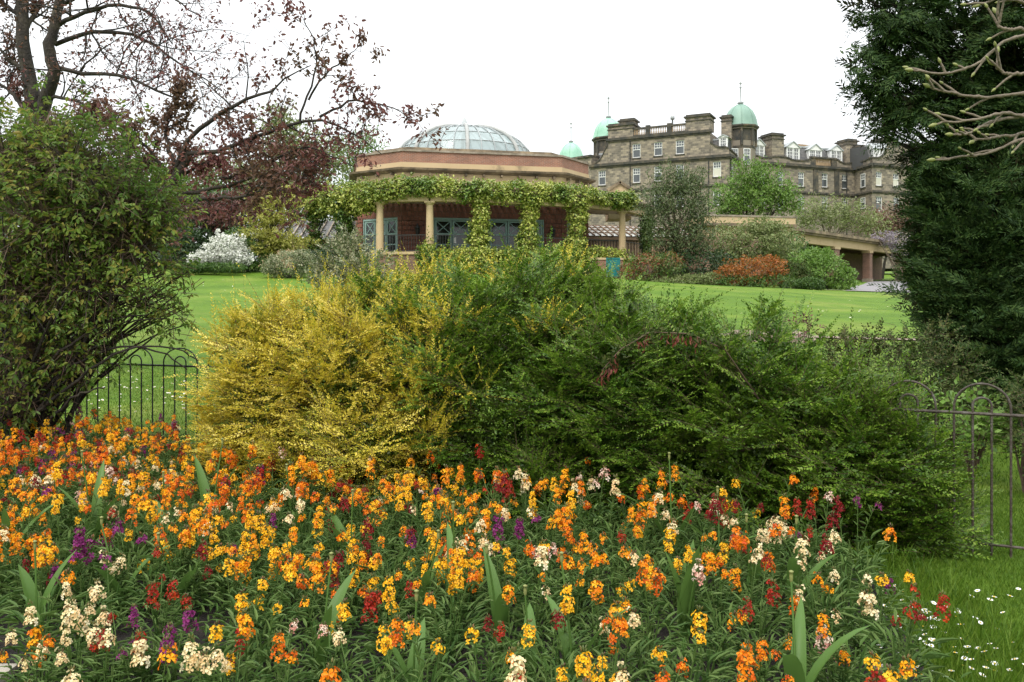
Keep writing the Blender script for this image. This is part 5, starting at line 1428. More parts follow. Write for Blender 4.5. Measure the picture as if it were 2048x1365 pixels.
part('crown', m, LM['conifer'], cp)
m = MB()
m.tube(px_limb(((2010, 800, 9.8), (2008, 500, 9.8), (2000, 200, 9.8), (1995, -200, 9.8)), 14, .01), np.linspace(.2, .1, 14), 10)
for c, r in UP + LOW:
    for q in range(4):
        s_ = np.array((cy[0] + rng.normal() * .05, 9.8, max(.5, c[2] - .5 - rng.random() * .5)))
        m.tube(limb(s_, c + r * rdir(1)[0] * .8, 7, .08, .03), np.linspace(.035, .008, 7), 5)
part('trunk', m, M['bark'], cp)
# inner growth so that the depth of the tree reads solid
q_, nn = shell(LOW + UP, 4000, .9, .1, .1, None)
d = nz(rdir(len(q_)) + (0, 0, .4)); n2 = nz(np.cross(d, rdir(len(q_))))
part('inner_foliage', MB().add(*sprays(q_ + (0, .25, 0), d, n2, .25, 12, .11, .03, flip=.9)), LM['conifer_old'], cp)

# low berry shrub at the foot of the cypress, small plants by the railing
def mini(name, label, base, lob, mat, n, lL, lW, nl=10, up=.3):
    root = thing(name, label, 'shrub', base)
    p, nn, d, n2 = shoots(lobes_px(lob), n, .6, .25, up=up, jit=.7, front=None)
    L = rng.uniform(.1, .22, len(p)); part('foliage', MB().add(*sprays(p, d, n2, L, nl, lL, lW)), LM[mat], root)
    tw = MB().add(*twigs(p, d, L, .002))
    for c, r in lobes_px(lob):
        for q in range(5): tw.tube(limb(base, c + r * rdir(1)[0] * .7, 6, .1, .05), np.linspace(.014, .004, 6), 5)
    part('stem', tw, M['twig'], root)
c_ = P(1800, 0, 8.0)
mini('cotoneaster', 'low brownish green shrub at the foot of the cypress', (c_[0], 8.0, 0), [(1770, 735, 8.0, 105, 75, .5), (1860, 760, 7.9, 90, 90, .5), (1690, 720, 8.1, 60, 50, .4), (1900, 840, 7.8, 70, 70, .4)], 'cotoneaster', 1500, .04, .022)
c_ = P(2050, 0, 6.6)
mini('grey_shrub', 'grey green small-leaved shrub at the right edge behind the railing', (c_[0], 6.6, 0), [(2062, 870, 6.6, 36, 60, .3), (2070, 790, 6.7, 30, 40, .3)], 'cotoneaster', 200, .045, .022)
c_ = P(1945, 0, 7.0)
mini('sapling', 'small fresh green seedling plant behind the hooped railing', (c_[0], 7.0, 0), [(1945, 840, 7.0, 38, 46, .25), (1975, 870, 6.9, 30, 34, .2)], 'fresh', 130, .07, .045, 6)
c_ = P(1605, 0, 8.9)
mini('red_seedling', 'small red leaved plant at the top right of the green bush', (c_[0], 8.9, .05), [(1607, 655, 8.9, 22, 16, .12)], 'wine', 26, .06, .02, 8)

# ------------------------------------------------------------------ budding branches at the upper right
mg = thing('magnolia', 'bare pale branches with green buds reaching in from the right', 'tree', (4.2, 4.4, 0))
Y3 = 4.1
main = [((2300, 430, 4.3), (2190, 300, 4.25), (2100, 250, 4.15), (2030, 285, Y3), (1960, 312, Y3), (1870, 320, Y3)), ((2200, 160, 4.25), (2100, 170, 4.15), (2030, 190, Y3), (1950, 197, Y3), (1890, 185, Y3), (1862, 174, Y3)),
        ((2190, 60, 4.25), (2090, 60, 4.2), (2010, 80, Y3), (1960, 125, Y3), (1900, 150, Y3), (1825, 141, Y3)), ((2180, 300, 4.2), (2080, 240, 4.1), (2010, 225, 4.05), (1950, 240, 4.0), (1872, 249, 4.0)),
        ((2160, 200, 4.2), (2060, 230, 4.1), (1990, 240, 4.05), (1940, 268, 4.0), (1906, 271, 4.0)), ((2200, 260, 4.3), (2090, 262, 4.2), (2040, 268, 4.15), (1990, 275, 4.1), (1945, 281, 4.1)), ((2150, -20, 4.2), (2070, 10, 4.15), (2000, -5, 4.1), (1960, 8, 4.1)),
        ((2100, 60, 4.0), (2040, 60, 4.0), (2000, 60, 4.0), (1994, 25, 4.0)), ((2140, 120, 4.1), (2050, 150, 4.0), (2010, 148, 4.0), (1990, 130, 4.0))]
m = MB()
tk = np.array([(4.25, 4.5, -.1), (4.2, 4.5, .8), (4.1, 4.48, 1.6), (4.0, 4.45, 2.4), (3.95, 4.4, 3.2), (3.9, 4.4, 4.0)])
m.tube(tk, [.085, .075, .062, .05, .036, .02], 8)
for a in sorted({q[0] for q in main}):
    e_ = P(*a); z0 = max(.9, e_[2] - .55); s0_ = np.array([np.interp(z0, tk[:, 2], tk[:, k_]) for k_ in range(3)])
    m.tube(limb(s0_, e_, 7, .08, .03), np.linspace(.03, .012, 7), 6)
buds = []
for pts in main:
    l_ = px_limb(pts, 18, .003); l2 = np.stack([np.interp(np.linspace(0, 17, 52), range(18), l_[:, k_]) for k_ in range(3)], -1) + rng.normal(size=(52, 3)) * .0014; m.tube(l2, np.linspace(.0095, .0048, 52) * (1 + .35 * (np.arange(52) % 6 == 0) + .12 * rng.random(52)), 6)
    buds.append((l_[-1], l_[-1] - l_[-2], 1.25))
    for i in (9, 12, 14, 16):
        s_ = (-1) ** i; e_ = l_[i] + nz(l_[i] - l_[i - 1]) * rng.uniform(.02, .11) + np.array((0, rng.normal() * .02, s_ * rng.uniform(.015, .06)))
        m.tube([l_[i], (l_[i] + e_) / 2 + (0, 0, .004), e_], [.007, .006, .005], 5)
        buds.append((e_, e_ - l_[i], rng.uniform(.7, 1)))
part('branch', m, M['twig_pale'], mg)
for p, d, s in buds:
    d = nz(d); s *= .036
    pr = [(0, .1), (.2, .19), (.45, .24), (.75, .15), (1.0, .01)]
    part('bud', MB().tube([p + d * s * (t - .05) for t, r in pr], [r * s for t, r in pr], 6), LM['bud'], mg)

# ------------------------------------------------------------------ grass blades on the nearer lawn
def blades(n, region, h, w):
    x = rng.uniform(region[0], region[1], n * 3); y = rng.uniform(region[2], region[3], n * 3)
    k = ~in_poly(x, y, BED) & (rng.random(len(x)) < np.clip(1 - (np.abs(x / y) - .7) * 2.2, .12, 1))
    x, y = x[k][:n], y[k][:n]
    p = np.stack([x, y, ground(x, y) - .004], -1)
    d = nz(rdir(len(p)) * np.array((.6, .6, .15)) + (0, 0, 1)); nr = nz(np.cross(d, rdir(len(p))))
    s = rng.uniform(.5, 1.3, len(p))
    return leaves4(p, d, nr, h * s, w * np.ones(len(p)))
gm = MB()
for n, reg, h, w in ((70000, (1.5, 5.0, 2.3, 6.7), .036, .0045), (20000, (2.5, 9, 6.5, 12), .055, .009), (30000, (-8, -2.5, 8.6, 14), .04, .007), (2500, (1.75, 2.35, 2.6, 5.2), .13, .006)):
    gm.add(*blades(n, reg, h, w))
single('grass', gm, LM['grass'], (0, 0, 0), 'short green grass blades of the lawn round the flower bed', 'grass', kind='stuff')
# ------------------------------------------------------------------ flower bed
PET = {'amber': [(.80, .28, .005), (.88, .38, .007), (.90, .46, .012), (.80, .2, .005), (.7, .25, .02)],
       'fire': [(.78, .16, .005), (.85, .27, .006), (.55, .05, .006), (.88, .34, .008)],
       'red': [(.26, .012, .008), (.38, .022, .01), (.17, .008, .008), (.55, .06, .008)],
       'maroon': [(.12, .006, .008), (.19, .008, .012), (.26, .012, .012)],
       'purple': [(.13, .010, .085), (.19, .016, .12), (.24, .03, .15)],
       'cream': [(.80, .64, .30), (.84, .74, .46), (.78, .52, .24), (.86, .80, .58)],
       'pink': [(.74, .50, .38), (.80, .66, .52), (.55, .16, .12), (.82, .74, .60)],
       'yellow': [(.86, .40, .008), (.90, .48, .012), (.90, .54, .02), (.7, .3, .02)]}
PM = {k: leaf_mat(k + ' wallflower petals', v, .5, .3, spec=.25) for k, v in PET.items()}
LM['bud_dark'] = leaf_mat('wallflower buds', [(.10, .05, .03), (.09, .13, .03), (.2, .06, .02)], .5, .1)

def floret(c, ax, r):
    """four broad petals joined at the throat, each curling back"""
    ax = nz(ax); x = nz(np.cross(ax, rdir(1)[0])); y = np.cross(ax, x)
    V = [c]; Fc = []
    ph = rng.random() * 6.28
    for k in range(4):
        a = ph + k * math.pi / 2 + rng.normal() * .12
        d = x * math.cos(a) + y * math.sin(a); s = np.cross(ax, d)
        L = r * rng.uniform(.85, 1.15); cu = rng.uniform(-.2, .7); w = L * rng.uniform(.8, 1.0)
        b = len(V)
        V += [c + d * L * .5 + s * w * .34 + ax * L * .12, c + d * L * .88 + s * w * .42 + ax * L * (.1 - cu * .6), c + d * L * 1.02 - ax * L * cu,
              c + d * L * .88 - s * w * .42 + ax * L * (.1 - cu * .6), c + d * L * .5 - s * w * .34 + ax * L * .12]
        Fc += [(0, b, b + 1, b + 2), (0, b + 2, b + 3, b + 4)]
    return np.array(V), np.array(Fc)

def head_mesh(n, hgt, r):
    """raceme of florets with buds on top; base at z = 0"""
    m = MB()
    for i in range(n):
        t = i / n; a = i * 2.4 + rng.normal() * .3
        rr = r * (1 - .4 * t) * rng.uniform(.55, 1.25)
        c = np.array((rr * math.cos(a), rr * math.sin(a), hgt * t + rng.normal() * .008))
        m.add(*floret(c, np.array((math.cos(a), math.sin(a), .25 + .6 * t)) + rdir(1)[0] * .3, rng.uniform(.0095, .0135)))
        if i % 2 == 0: m.tube([(0, 0, hgt * t - .012), c], [.0012, .001], 3, mi=1)
    for i in range(6):
        a = i * 1.1; c = np.array((.006 * math.cos(a), .006 * math.sin(a), hgt + rng.uniform(-.004, .01)))
        d = nz(np.array((math.cos(a) * .5, math.sin(a) * .5, 1)))
        m.tube([c, c + d * .006, c + d * .012], [.002, .0035, .0008], 4, mi=1)
    return m
HEADS = {}
for k in PET:
    HEADS[k] = [head_mesh(n, h, r) for n, h, r in ((12, .035, .026), (16, .05, .028), (19, .068, .027), (8, .022, .025), (24, .09, .026))]
def stem_mesh(h, lean):
    m = MB(); a = rng.random() * 6.28; tip = np.array((math.cos(a) * lean, math.sin(a) * lean, h))
    t = np.linspace(0, 1, 6)[:, None]; pts = tip * t; pts[:, :2] *= t; m.tube(pts, np.linspace(.0032, .0018, 6), 4)
    n = 16; tt = rng.uniform(.2, .88, n); p = np.stack([np.interp(tt, t[:, 0], pts[:, k]) for k in range(3)], -1)
    d = nz(rdir(n) * (1, 1, .3) + (0, 0, .55)); nr = nz(np.array((0, 0, 1.)) - d * d[:, 2:3])
    m.add(*leaves6(p, d, nr, rng.uniform(.03, .06, n), .009, .2, .25), mi=1)
    return m, tip
STEMS = [stem_mesh(h, l) for h, l in ((.27, .05), (.31, .09), (.34, .03), (.36, .11), (.29, .13), (.33, .15), (.24, .10), (.38, .06))]
def tuft_mesh(n, h):
    m = MB(); a = rng.random(n) * 6.28; u = rng.random(n)
    p = np.stack([np.cos(a) * .03, np.sin(a) * .03, .01 + u * h * .75], -1) * np.array((1, 1, 1))
    p[:, :2] *= (1 + u * 1.5)[:, None]
    d = nz(np.stack([np.cos(a), np.sin(a), rng.uniform(.15, 1.3, n)], -1) + rdir(n) * .25); nr = nz(np.array((0, 0, 1.)) - d * d[:, 2:3] + rdir(n) * .2)
    nr = nz(nr - d * (nr * d).sum(1, keepdims=True))
    m.add(*leaves6(p, d, nr, rng.uniform(.035, .075, n), .0115, .2, .22, .8, .7))
    for k in range(4): m.tube([(0, 0, -.02), (math.cos(k * 1.6) * .03, math.sin(k * 1.6) * .03, h * .8)], [.004, .002], 4)
    return m
TUFTS = [tuft_mesh(n, h) for n, h in ((46, .2), (60, .24), (52, .17), (70, .22))]
HM = {k: [h.mesh('flower_head', [PM[k], LM['bud_dark']]) for h in v] for k, v in HEADS.items()}
SMH = [s.mesh('stem', [LM['herb'], LM['herb']]) for s, _ in STEMS]
TMH = [t.mesh('foliage', LM['herb']) for t in TUFTS]

# where the plants stand: first the heads one can pick out in the photograph, then the rest of the drift
pick = [(1203, 832, 'fire', .62), (1160, 905, 'fire', .5), (1228, 885, 'fire', .55), (1155, 990, 'yellow', .45), (1060, 935, 'amber', .5), (1085, 975, 'yellow', .45), (1195, 940, 'pink', .5), (1300, 945, 'amber', .5), (1355, 955, 'cream', .45), (1395, 950, 'amber', .5), (1470, 985, 'maroon', .45),
        (1715, 985, 'purple', .5), (1690, 1080, 'maroon', .4), (1735, 1060, 'amber', .4), (1610, 1050, 'fire', .45), (1545, 1035, 'cream', .45), (1500, 1095, 'cream', .42), (1590, 1090, 'cream', .45), (1640, 1120, 'cream', .42), (1690, 1130, 'cream', .4), (1715, 1170, 'cream', .36), (1840, 1165, 'purple', .16),
        (1665, 1265, 'pink', .34), (1700, 1240, 'amber', .4), (1440, 1140, 'pink', .42), (1515, 1255, 'fire', .4), (1545, 1325, 'fire', .36), (1300, 1140, 'fire', .42), (1375, 1240, 'yellow', .4), (1195, 1300, 'yellow', .42), (1140, 1350, 'yellow', .42), (1185, 1350, 'yellow', .4), (1310, 1345, 'yellow', .4), (1245, 1225, 'cream', .38), (1225, 1255, 'fire', .38), (1225, 1085, 'cream', .42),
        (1780, 1290, 'yellow', .36), (1880, 1325, 'amber', .34), (1770, 1330, 'yellow', .34), (1000, 1340, 'red', .34), (1060, 1250, 'red', .36), (1100, 1215, 'maroon', .38), (960, 1240, 'yellow', .42), (975, 1290, 'amber', .38), (885, 1180, 'amber', .42), (920, 1105, 'yellow', .45), (905, 1140, 'fire', .42), (1125, 1165, 'yellow', .42), (800, 1300, 'yellow', .42), (560, 1080, 'yellow', .45), (545, 1120, 'yellow', .45), (500, 1150, 'yellow', .42), (565, 1240, 'pink', .4), (565, 1290, 'fire', .38), (530, 1190, 'yellow', .42), (495, 1235, 'amber', .4),
        (690, 1100, 'maroon', .42), (470, 1300, 'red', .32), (345, 1230, 'purple', .34), (290, 1215, 'purple', .34), (265, 1280, 'purple', .3), (310, 1240, 'purple', .32), (195, 1055, 'purple', .42), (165, 1080, 'purple', .4), (220, 1105, 'purple', .38), (200, 1215, 'cream', .36), (160, 1165, 'cream', .36), (210, 1250, 'cream', .34), (150, 1250, 'cream', .32), (170, 1310, 'cream', .26), (225, 1285, 'cream', .28), (85, 1285, 'cream', .26), (240, 1225, 'red', .36), (65, 1225, 'fire', .36), (85, 1140, 'amber', .42), (110, 1190, 'cream', .36), (80, 1320, 'amber', .22), (35, 1280, 'amber', .24),
        (215, 955, 'yellow', .5), (235, 975, 'yellow', .48), (270, 840, 'amber', .52), (262, 870, 'amber', .5), (130, 945, 'cream', .48), (310, 1080, 'red', .42), (320, 1150, 'red', .38), (410, 1045, 'amber', .44), (470, 1030, 'fire', .44), (440, 1010, 'fire', .46), (170, 890, 'maroon', .48), (345, 830, 'purple', .52), (960, 900, 'red', .52), (990, 945, 'maroon', .5), (735, 915, 'cream', .5), (550, 980, 'cream', .46), (1075, 1030, 'purple', .42), (1030, 1050, 'purple', .4), (820, 1005, 'cream', .44), (650, 1010, 'yellow', .44), (605, 1020, 'yellow', .44), (20, 830, 'fire', .5), (85, 850, 'amber', .52), (30, 900, 'amber', .5), (10, 930, 'fire', .48), (590, 920, 'amber', .5), (780, 935, 'amber', .5), (860, 900, 'fire', .5)]
spots = []
for px, py, c, h in pick:
    Y = (EYE - h) * F / (py - HY)
    spots.append([(px - CX) / F * Y, Y, c, h])
def try_add(x, y, dmin):
    for s in spots:
        if (s[0] - x) ** 2 + (s[1] - y) ** 2 < dmin * dmin: return False
    return True
cols_l = ['amber'] * 32 + ['yellow'] * 26 + ['fire'] * 15 + ['red'] * 9 + ['maroon'] * 5 + ['cream'] * 8 + ['purple'] * 4 + ['pink'] * 3
cols_r = ['amber'] * 22 + ['yellow'] * 24 + ['fire'] * 13 + ['red'] * 11 + ['maroon'] * 6 + ['cream'] * 13 + ['purple'] * 2 + ['pink'] * 3
tries = 0
while len(spots) < 760 and tries < 30000:
    tries += 1
    y = 2.35 + 6.0 * random.random(); x = random.uniform(-.66 * y - .1, 1.95)
    if not in_poly(np.array(x), np.array(y), BED): continue
    if x > 1.05 + .16 * y: continue
    back = np.interp(x, [-6, -4.2, -2.6, -1.2, .2, 1.2, 1.95], [8.5, 8.3, 7.2, 6.2, 5.35, 5.0, 4.7])
    if y > back: continue
    dens = .12 if x < -.3 else .145
    if y < 3.7: dens = .185
    if x < -1.2 and y < 3.9: dens = .27
    if not try_add(x, y, dens): continue
    # colours drift in loose patches
    f = math.sin(x * 2.1 + 1) * math.sin(y * 1.7) + math.sin(x * 4.3 + y * 3.1) * .5
    c = random.choice(cols_l if x < -.2 else cols_r)
    if f > .6 and random.random() < .5: c = 'amber'
    if f < -.7 and random.random() < .3: c = 'fire'
    if math.sin(x * 5.1 + 2 * math.sin(y * 2.3)) * math.sin(y * 4.4 + x) < -.35 and random.random() < .6: continue     # bare gaps
    spots.append([x, y, c, random.uniform(.30, .46) + (.1 * random.random() if y > 4.3 else 0)])
spots.sort(key=lambda s: s[1])
TONE = {'amber': 'golden orange', 'fire': 'flame orange', 'red': 'scarlet', 'maroon': 'maroon', 'purple': 'purple', 'cream': 'cream', 'pink': 'pale pink', 'yellow': 'yellow'}
def zone(x, y):
    px = CX + x / y * F
    c = 'left' if px < 560 else 'middle' if px < 1150 else 'right'
    r = 'front' if y < 3.55 else 'centre row' if y < 4.7 else 'back'
    return r, c
def spot_label(k, n):
    """colour, heads, and what it stands beside"""
    x, y, c, h = spots[k]
    px = CX + x / y * F
    r, cc = zone(x, y)
    size = 'tall ' if h > .44 else 'short ' if h < .34 else ''
    heads = ('single', 'two', 'three', 'four')[n - 1]
    where = {'front': 'front', 'centre row': 'central', 'back': 'back'}[r]
    for _, near in sorted(((o[0] - x) ** 2 + (o[1] - y) ** 2, j) for j, o in enumerate(spots) if o[2] != c)[:5]:
        o = spots[near]; dx = CX + o[0] / o[1] * F - px
        rel = 'left of' if dx > 22 else 'right of' if dx < -22 else 'before' if o[1] > y else 'behind'
        lab = f'{size}{heads}-headed {TONE[c]} wallflower {rel} a {TONE[o[2]]} one, {where} {cc} of bed'
        if lab not in USED: break
    USED.add(lab)
    return lab
USED = set()
def rotz(a): return np.array(((math.cos(a), -math.sin(a), 0), (math.sin(a), math.cos(a), 0), (0, 0, 1)))
def plant_plan(s):
    """stems of one plant: (stem index, turn, scale, head index)"""
    h = s[3]; st = []
    n = 1 if s[2] in ('purple',) and h < .3 else random.choice((1, 1, 2, 2, 3, 4))
    for k in range(n):
        i = random.randrange(len(STEMS)); sc = (h * (1 if k == 0 else random.uniform(.68, 1.0)) - .05) / STEMS[i][1][2]
        st.append((i, random.uniform(0, 6.28), sc, random.randrange(5), random.uniform(.7, 1.25)))
    return st
drift, dslots = MB(), [LM['herb'], LM['bud_dark']] + [PM[k] for k in PET]
pslot = {k: 2 + i for i, k in enumerate(PET)}
for idx, s in enumerate(spots):
    x, y, c, h = s
    z = float(bed_z(x, y)) if in_poly(np.array(x), np.array(y), BED) else 0.0
    plan = plant_plan(s); tk = random.randrange(4); ta = random.uniform(0, 6.28); ts_ = min(1.25, h / .33) * random.uniform(.85, 1.2)
    if idx < 300:
        root = thing('wallflower', spot_label(idx, len(plan)), 'wallflower', (x, y, z), f'{TONE[c]} wallflowers')
        o = bpy.data.objects.new('foliage', TMH[tk]); COL.objects.link(o); o.parent = root; o.rotation_euler.z = ta; o.scale = (ts_, ts_, ts_)
        for i, a, sc, hi, hs in plan:
            st = bpy.data.objects.new('stem', SMH[i]); COL.objects.link(st); st.parent = root
            st.rotation_euler.z = a; st.scale = (1.0, 1.0, sc)
            hd = bpy.data.objects.new('flower_head', HM[c][hi]); COL.objects.link(hd); hd.parent = st
            tip = STEMS[i][1]; hd.location = (tip[0], tip[1], tip[2] - .035 / sc); hd.scale = (hs, hs, hs / sc); hd.rotation_euler.z = random.uniform(0, 6.28)
    else:
        o_ = np.array((x, y, z))
        for V_, F_ in zip(TUFTS[tk].V, TUFTS[tk].Fs):
            pass
        V_, Fs_ = TUFTS[tk].arrays(); V2 = V_ @ rotz(ta).T * ts_ + o_
        base_n = drift.n
        for j, f_ in enumerate(Fs_):
            drift.add(V2 if j == 0 else np.zeros((0, 3)), f_ - (0 if j == 0 else len(V2)), mi=0)
        for i, a, sc, hi, hs in plan:
            V_, Fs_ = STEMS[i][0].arrays(); R_ = rotz(a); V2 = (V_ * (1, 1, sc)) @ R_.T + o_
            for j, f_ in enumerate(Fs_): drift.add(V2 if j == 0 else np.zeros((0, 3)), f_ - (0 if j == 0 else len(V2)), mi=0)
            hm = HEADS[c][hi]; V_, Fs_ = hm.arrays(); tip = (STEMS[i][1] * (1, 1, sc) - (0, 0, .035)) @ R_.T + o_
            V2 = (V_ * hs) @ rotz(random.uniform(0, 6.28)).T + tip
            for j, f_ in enumerate(Fs_): drift.add(V2 if j == 0 else np.zeros((0, 3)), f_ - (0 if j == 0 else len(V2)), mi=pslot[c] if hm.mi[j] == 0 else 1)
single('wallflower_drift', drift, dslots, (0, 0, 0), 'dense orange and yellow wallflowers at the far left back of the bed', 'wallflowers', kind='stuff')
# low green growth between the plants
n = 9000
y = rng.uniform(2.35, 8.3, n); x = rng.uniform(-5.5, 1.9, n); k = in_poly(x, y, BED) & (np.abs(x / y) < .68) & ~((x < -1.3) & (y < 3.75) & (rng.random(n) < .75)); x, y = x[k], y[k]
x, y = np.repeat(x, 5) + rng.normal(size=len(x) * 5) * .03, np.repeat(y, 5) + rng.normal(size=len(y) * 5) * .03
p = np.stack([x, y, bed_z(x, y) + rng.uniform(0, .14, len(x))], -1)
d = nz(rdir(len(p)) * (1, 1, .4) + (0, 0, .5)); nr = nz(np.array((0, 0, 1.)) - d * d[:, 2:3] + rdir(len(p)) * .3); nr = nz(nr - d * (nr * d).sum(1, keepdims=True))
single('bed_foliage', MB().add(*leaves6(p, d, nr, rng.uniform(.04, .085, len(p)), .0115, .2, .2)), LM['herb'], (0, 0, 0), 'low narrow green leaves filling the bed between the flowers', 'foliage', kind='stuff')

# ------------------------------------------------------------------ tulips gone over: stalks with seed heads and broad leaves
def broad_leaf(base, az, lean, L, W):
    nrow, m = 9, MB(); V = []
    e = np.array((math.cos(az), math.sin(az), 0)); s = np.array((-math.sin(az), math.cos(az), 0))
    p = np.array(base, float); th = 1.45
    for i in range(nrow):
        t = i / (nrow - 1); w = W * (math.sin(math.pi * min(1, t * .88 + .12)) ** .7) * (1 - .15 * t)
        nn_ = -e * math.sin(th) + np.array((0, 0, 1)) * math.cos(th); cup = .28 * (1 - t * .5)
        V += [p - s * w * .5 + nn_ * w * cup, p - s * w * .25 + nn_ * w * cup * .35, p, p + s * w * .25 + nn_ * w * cup * .35, p + s * w * .5 + nn_ * w * cup]
        th -= lean / (nrow - 1) * (0.6 + t); p = p + (e * math.cos(th) + np.array((0, 0, 1)) * math.sin(th)) * L / (nrow - 1)
    Fc = [(5 * i + j, 5 * i + j + 1, 5 * i + j + 6, 5 * i + j + 5) for i in range(nrow - 1) for j in range(4)]
    return m.add(V, Fc, smooth=True)
tul = [(1370, 1130, 3.7, .44, 4, 'upright cluster of broad leaves right of the middle'), (1345, 905, 4.7, .62, 2, 'tall stalk before the dark green bush'), (1590, 1045, 3.9, .5, 2, 'stalk among cream flowers'), (1500, 1130, 4.1, .45, 1, 'stalk left of the cream flowers'), (1595, 1210, 2.9, .5, 3, 'nearest stalk at the bottom right'),
       (910, 1000, 3.9, .56, 2, 'leaning stalk in the middle of the bed'), (845, 1060, 3.9, .42, 2, 'broad leaf left of the middle'), (1000, 1100, 3.6, .42, 3, 'three broad leaves near the middle'), (825, 1225, 3.0, .42, 2, 'short stalk at the bottom middle'), (640, 1160, 3.3, .46, 2, 'yellowing stalk left of the middle'), (1150, 1120, 3.2, .5, 2, 'pair of stalks beside yellow flowers'),
       (188, 900, 4.9, .6, 3, 'tall stalk at the left before the railing'), (420, 870, 5.2, .6, 2, 'upright stalk before the golden bush'), (240, 1060, 4.0, .44, 2, 'leaning stalk above purple flowers'), (330, 930, 4.8, .5, 2, 'broad leaf among orange flowers at left'), (15, 970, 4.5, .52, 2, 'stalk at the left picture edge'), (75, 1100, 3.7, .4, 2, 'broad leaf at the lower left'), (590, 950, 4.9, .55, 1, 'thin stalk at the foot of the golden bush'), (700, 1010, 4.5, .46, 2, 'stalk behind maroon flowers'), (1440, 1060, 4.4, .46, 2, 'broad pale leaves behind the upright cluster'), (1060, 1180, 3.3, .36, 2, 'wide flat leaf beside maroon flowers'), (360, 1080, 4.0, .4, 2, 'broad leaf beside red flowers at left')]
for px, py, Y, h, nleaf, where in tul:
    x = (px - CX) / F * Y; y = Y; z = float(bed_z(x, y))
    lead = where[0].lower()
    root = thing('tulip', f'faded tulip, {where}', 'tulip', (x, y, z), 'tulips gone to seed in the bed')
    l = rng.normal(size=2) * .07
    pts = [(x, y, z - .03), (x + l[0] * .3, y + l[1] * .3, z + h * .5), (x + l[0], y + l[1], z + h)]
    part('stem', MB().tube([np.array(pts[0]) * (1 - t) ** 2 + 2 * t * (1 - t) * np.array(pts[1]) + t * t * np.array(pts[2]) for t in np.linspace(0, 1, 8)], np.linspace(.0055, .004, 8), 6), LM['tulip'], root)
    if nleaf < 4: part('seed_head', MB().lathe(pts[2], [(.004, -.004), (.0065, .004), (.007, .02), (.006, .03), (.009, .032), (.009, .036), (0, .04)], 6), LM['bud'], root)
    a0 = rng.random() * 6.28 if nleaf < 4 else -1.2
    for k in range(nleaf):
        az = a0 + k * 2.1 + rng.normal() * .3
        part('leaf', broad_leaf((x, y, z), az, (.25 if nleaf == 4 else rng.uniform(.5, 1.1)), h * rng.uniform(.8, 1.05) if nleaf < 4 else .46 - .03 * k, rng.uniform(.055, .078) if nleaf < 4 else .085), LM['tulip'], root)

# ------------------------------------------------------------------ daisies
M['daisy_white'] = noise_mat('white daisy petals', [(.72, .72, .70), (.8, .8, .78)], 3, .6)
M['daisy_eye'] = noise_mat('yellow daisy eye', [(.6, .38, .02), (.7, .45, .03)], 3, .7)
pet = MB()
for k in range(13):
    a = k * 2 * math.pi / 13; d = np.array((math.cos(a), math.sin(a), .15)); s = np.array((-math.sin(a), math.cos(a), 0)); c = np.array((0, 0, .05))
    pet.add([c + d * .003, c + d * .009 + s * .0032, c + d * .0135, c + d * .009 - s * .0032], [(0, 1, 2, 3)])
eye = MB().lathe((0, 0, .05), [(.0045, 0), (.004, .003), (0, .0045)], 8)
stk = MB().tube([(0, 0, 0), (.002, 0, .03), (0, 0, .051)], .0012, 4)
DP, DE, DS = pet.mesh('petals', M['daisy_white']), eye.mesh('eye', M['daisy_eye']), stk.mesh('stalk', LM['grass'])
spots_d = [(1788, 1168), (1955, 1240), (1925, 1250), (1920, 1222), (1925, 1220), (1880, 1258), (1850, 1225), (1855, 1222), (1800, 1245), (1760, 1232), (1775, 1245), (1875, 1280), (1880, 1240), (1978, 1302), (1995, 1298), (2040, 1320), (1835, 1275), (1820, 1280), (1860, 1270), (1940, 1295), (1965, 1295), (1890, 1262), (1910, 1235), (1912, 1215), (1985, 1285), (1765, 1180), (1905, 1342), (1890, 1355), (1805, 1255), (1845, 1260), (1870, 1235), (1838, 1227), (1945, 1237), (1858, 1290), (1925, 1330), (1780, 1210), (1810, 1200), (1868, 1248), (1930, 1312), (1950, 1320)]
random.seed(5)
spots_d += [(random.uniform(1760, 2044), random.uniform(1170, 1350)) for _ in range(45)]
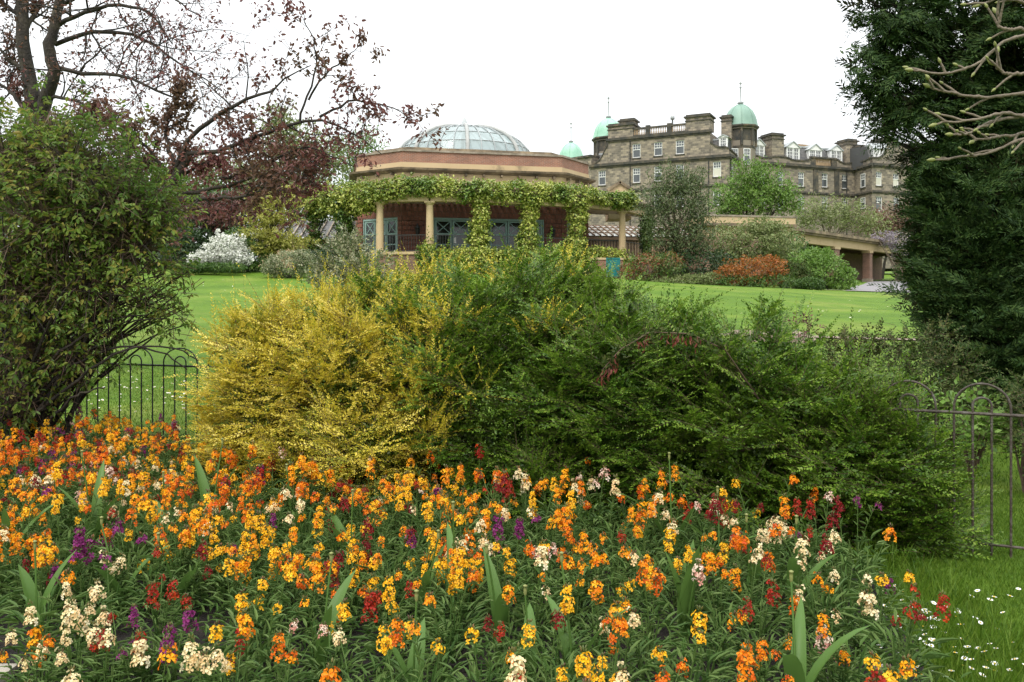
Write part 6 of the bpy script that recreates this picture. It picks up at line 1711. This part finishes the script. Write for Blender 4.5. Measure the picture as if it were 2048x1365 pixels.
for k, (px, py) in enumerate(spots_d):
    Y = (EYE - .05) * F / (py - HY); x = (px - CX) / F * Y
    side = 'beside the wallflowers' if px < 1830 else 'on open grass' if px < 1920 else 'near the right picture edge'
    row = 'back of patch' if py < 1235 else 'middle of patch' if py < 1280 else 'front of patch'
    root = thing('daisy', f'white daisy {side}, {row} at lower right', 'daisy', (x, Y, 0), f'lawn daisies {side}, {row}')
    sc = random.uniform(.85, 1.25); root.scale = (sc, sc, random.uniform(.8, 1.1)); root.rotation_euler = (random.uniform(.1, .45), random.uniform(-.2, .2), random.uniform(0, 6.28))
    for nm, me in (('petals', DP), ('eye', DE), ('stalk', DS)):
        o = bpy.data.objects.new(nm, me); COL.objects.link(o); o.parent = root
far = MB(); far.add(pet.arrays()[0], np.concatenate(pet.Fs)); far.add(eye.arrays()[0], np.concatenate(eye.Fs), mi=1); far.add(stk.arrays()[0], np.concatenate(stk.Fs), mi=2)
FD = far.mesh('daisy', [M['daisy_white'], M['daisy_eye'], LM['grass']])
def far_daisies(n, px0, px1, py0, py1, Yf, label, group, s0, s1):
    for k in range(n):
        u = random.random(); px = random.uniform(px0, px1); py = py0 + (py1 - py0) * random.betavariate(2, 2)
        # walk along the sight line to the lawn
        lo, hi = 5.0, 60.0
        for _ in range(30):
            mid = (lo + hi) / 2; q = P(px, py, mid)
            if q[2] > ground(q[0], q[1]): lo = mid
            else: hi = mid
        q = P(px, py, lo)
        o = bpy.data.objects.new('daisy', FD); COL.objects.link(o); o.location = (q[0], q[1], float(ground(q[0], q[1])))
        sc = random.uniform(s0, s1); o.scale = (sc, sc, min(sc, 1.2)); o.rotation_euler = (random.uniform(.1, .5), 0, random.uniform(0, 6))
        o['label'] = label; o['category'] = 'daisy'; o['group'] = group
far_daisies(120, 170, 430, 745, 845, 10, 'white daisy in the drift behind the left railing', 'daisies seen through the left railing', .9, 1.5)
far_daisies(40, 1480, 1810, 602, 640, 30, 'white daisy on the sunny far lawn right of the bush', 'daisies on the far lawn', 1.4, 2.4)
far_daisies(16, 400, 520, 555, 600, 30, 'white daisy on the far lawn left of the golden bush', 'daisies on the far left lawn', 1.4, 2.2)
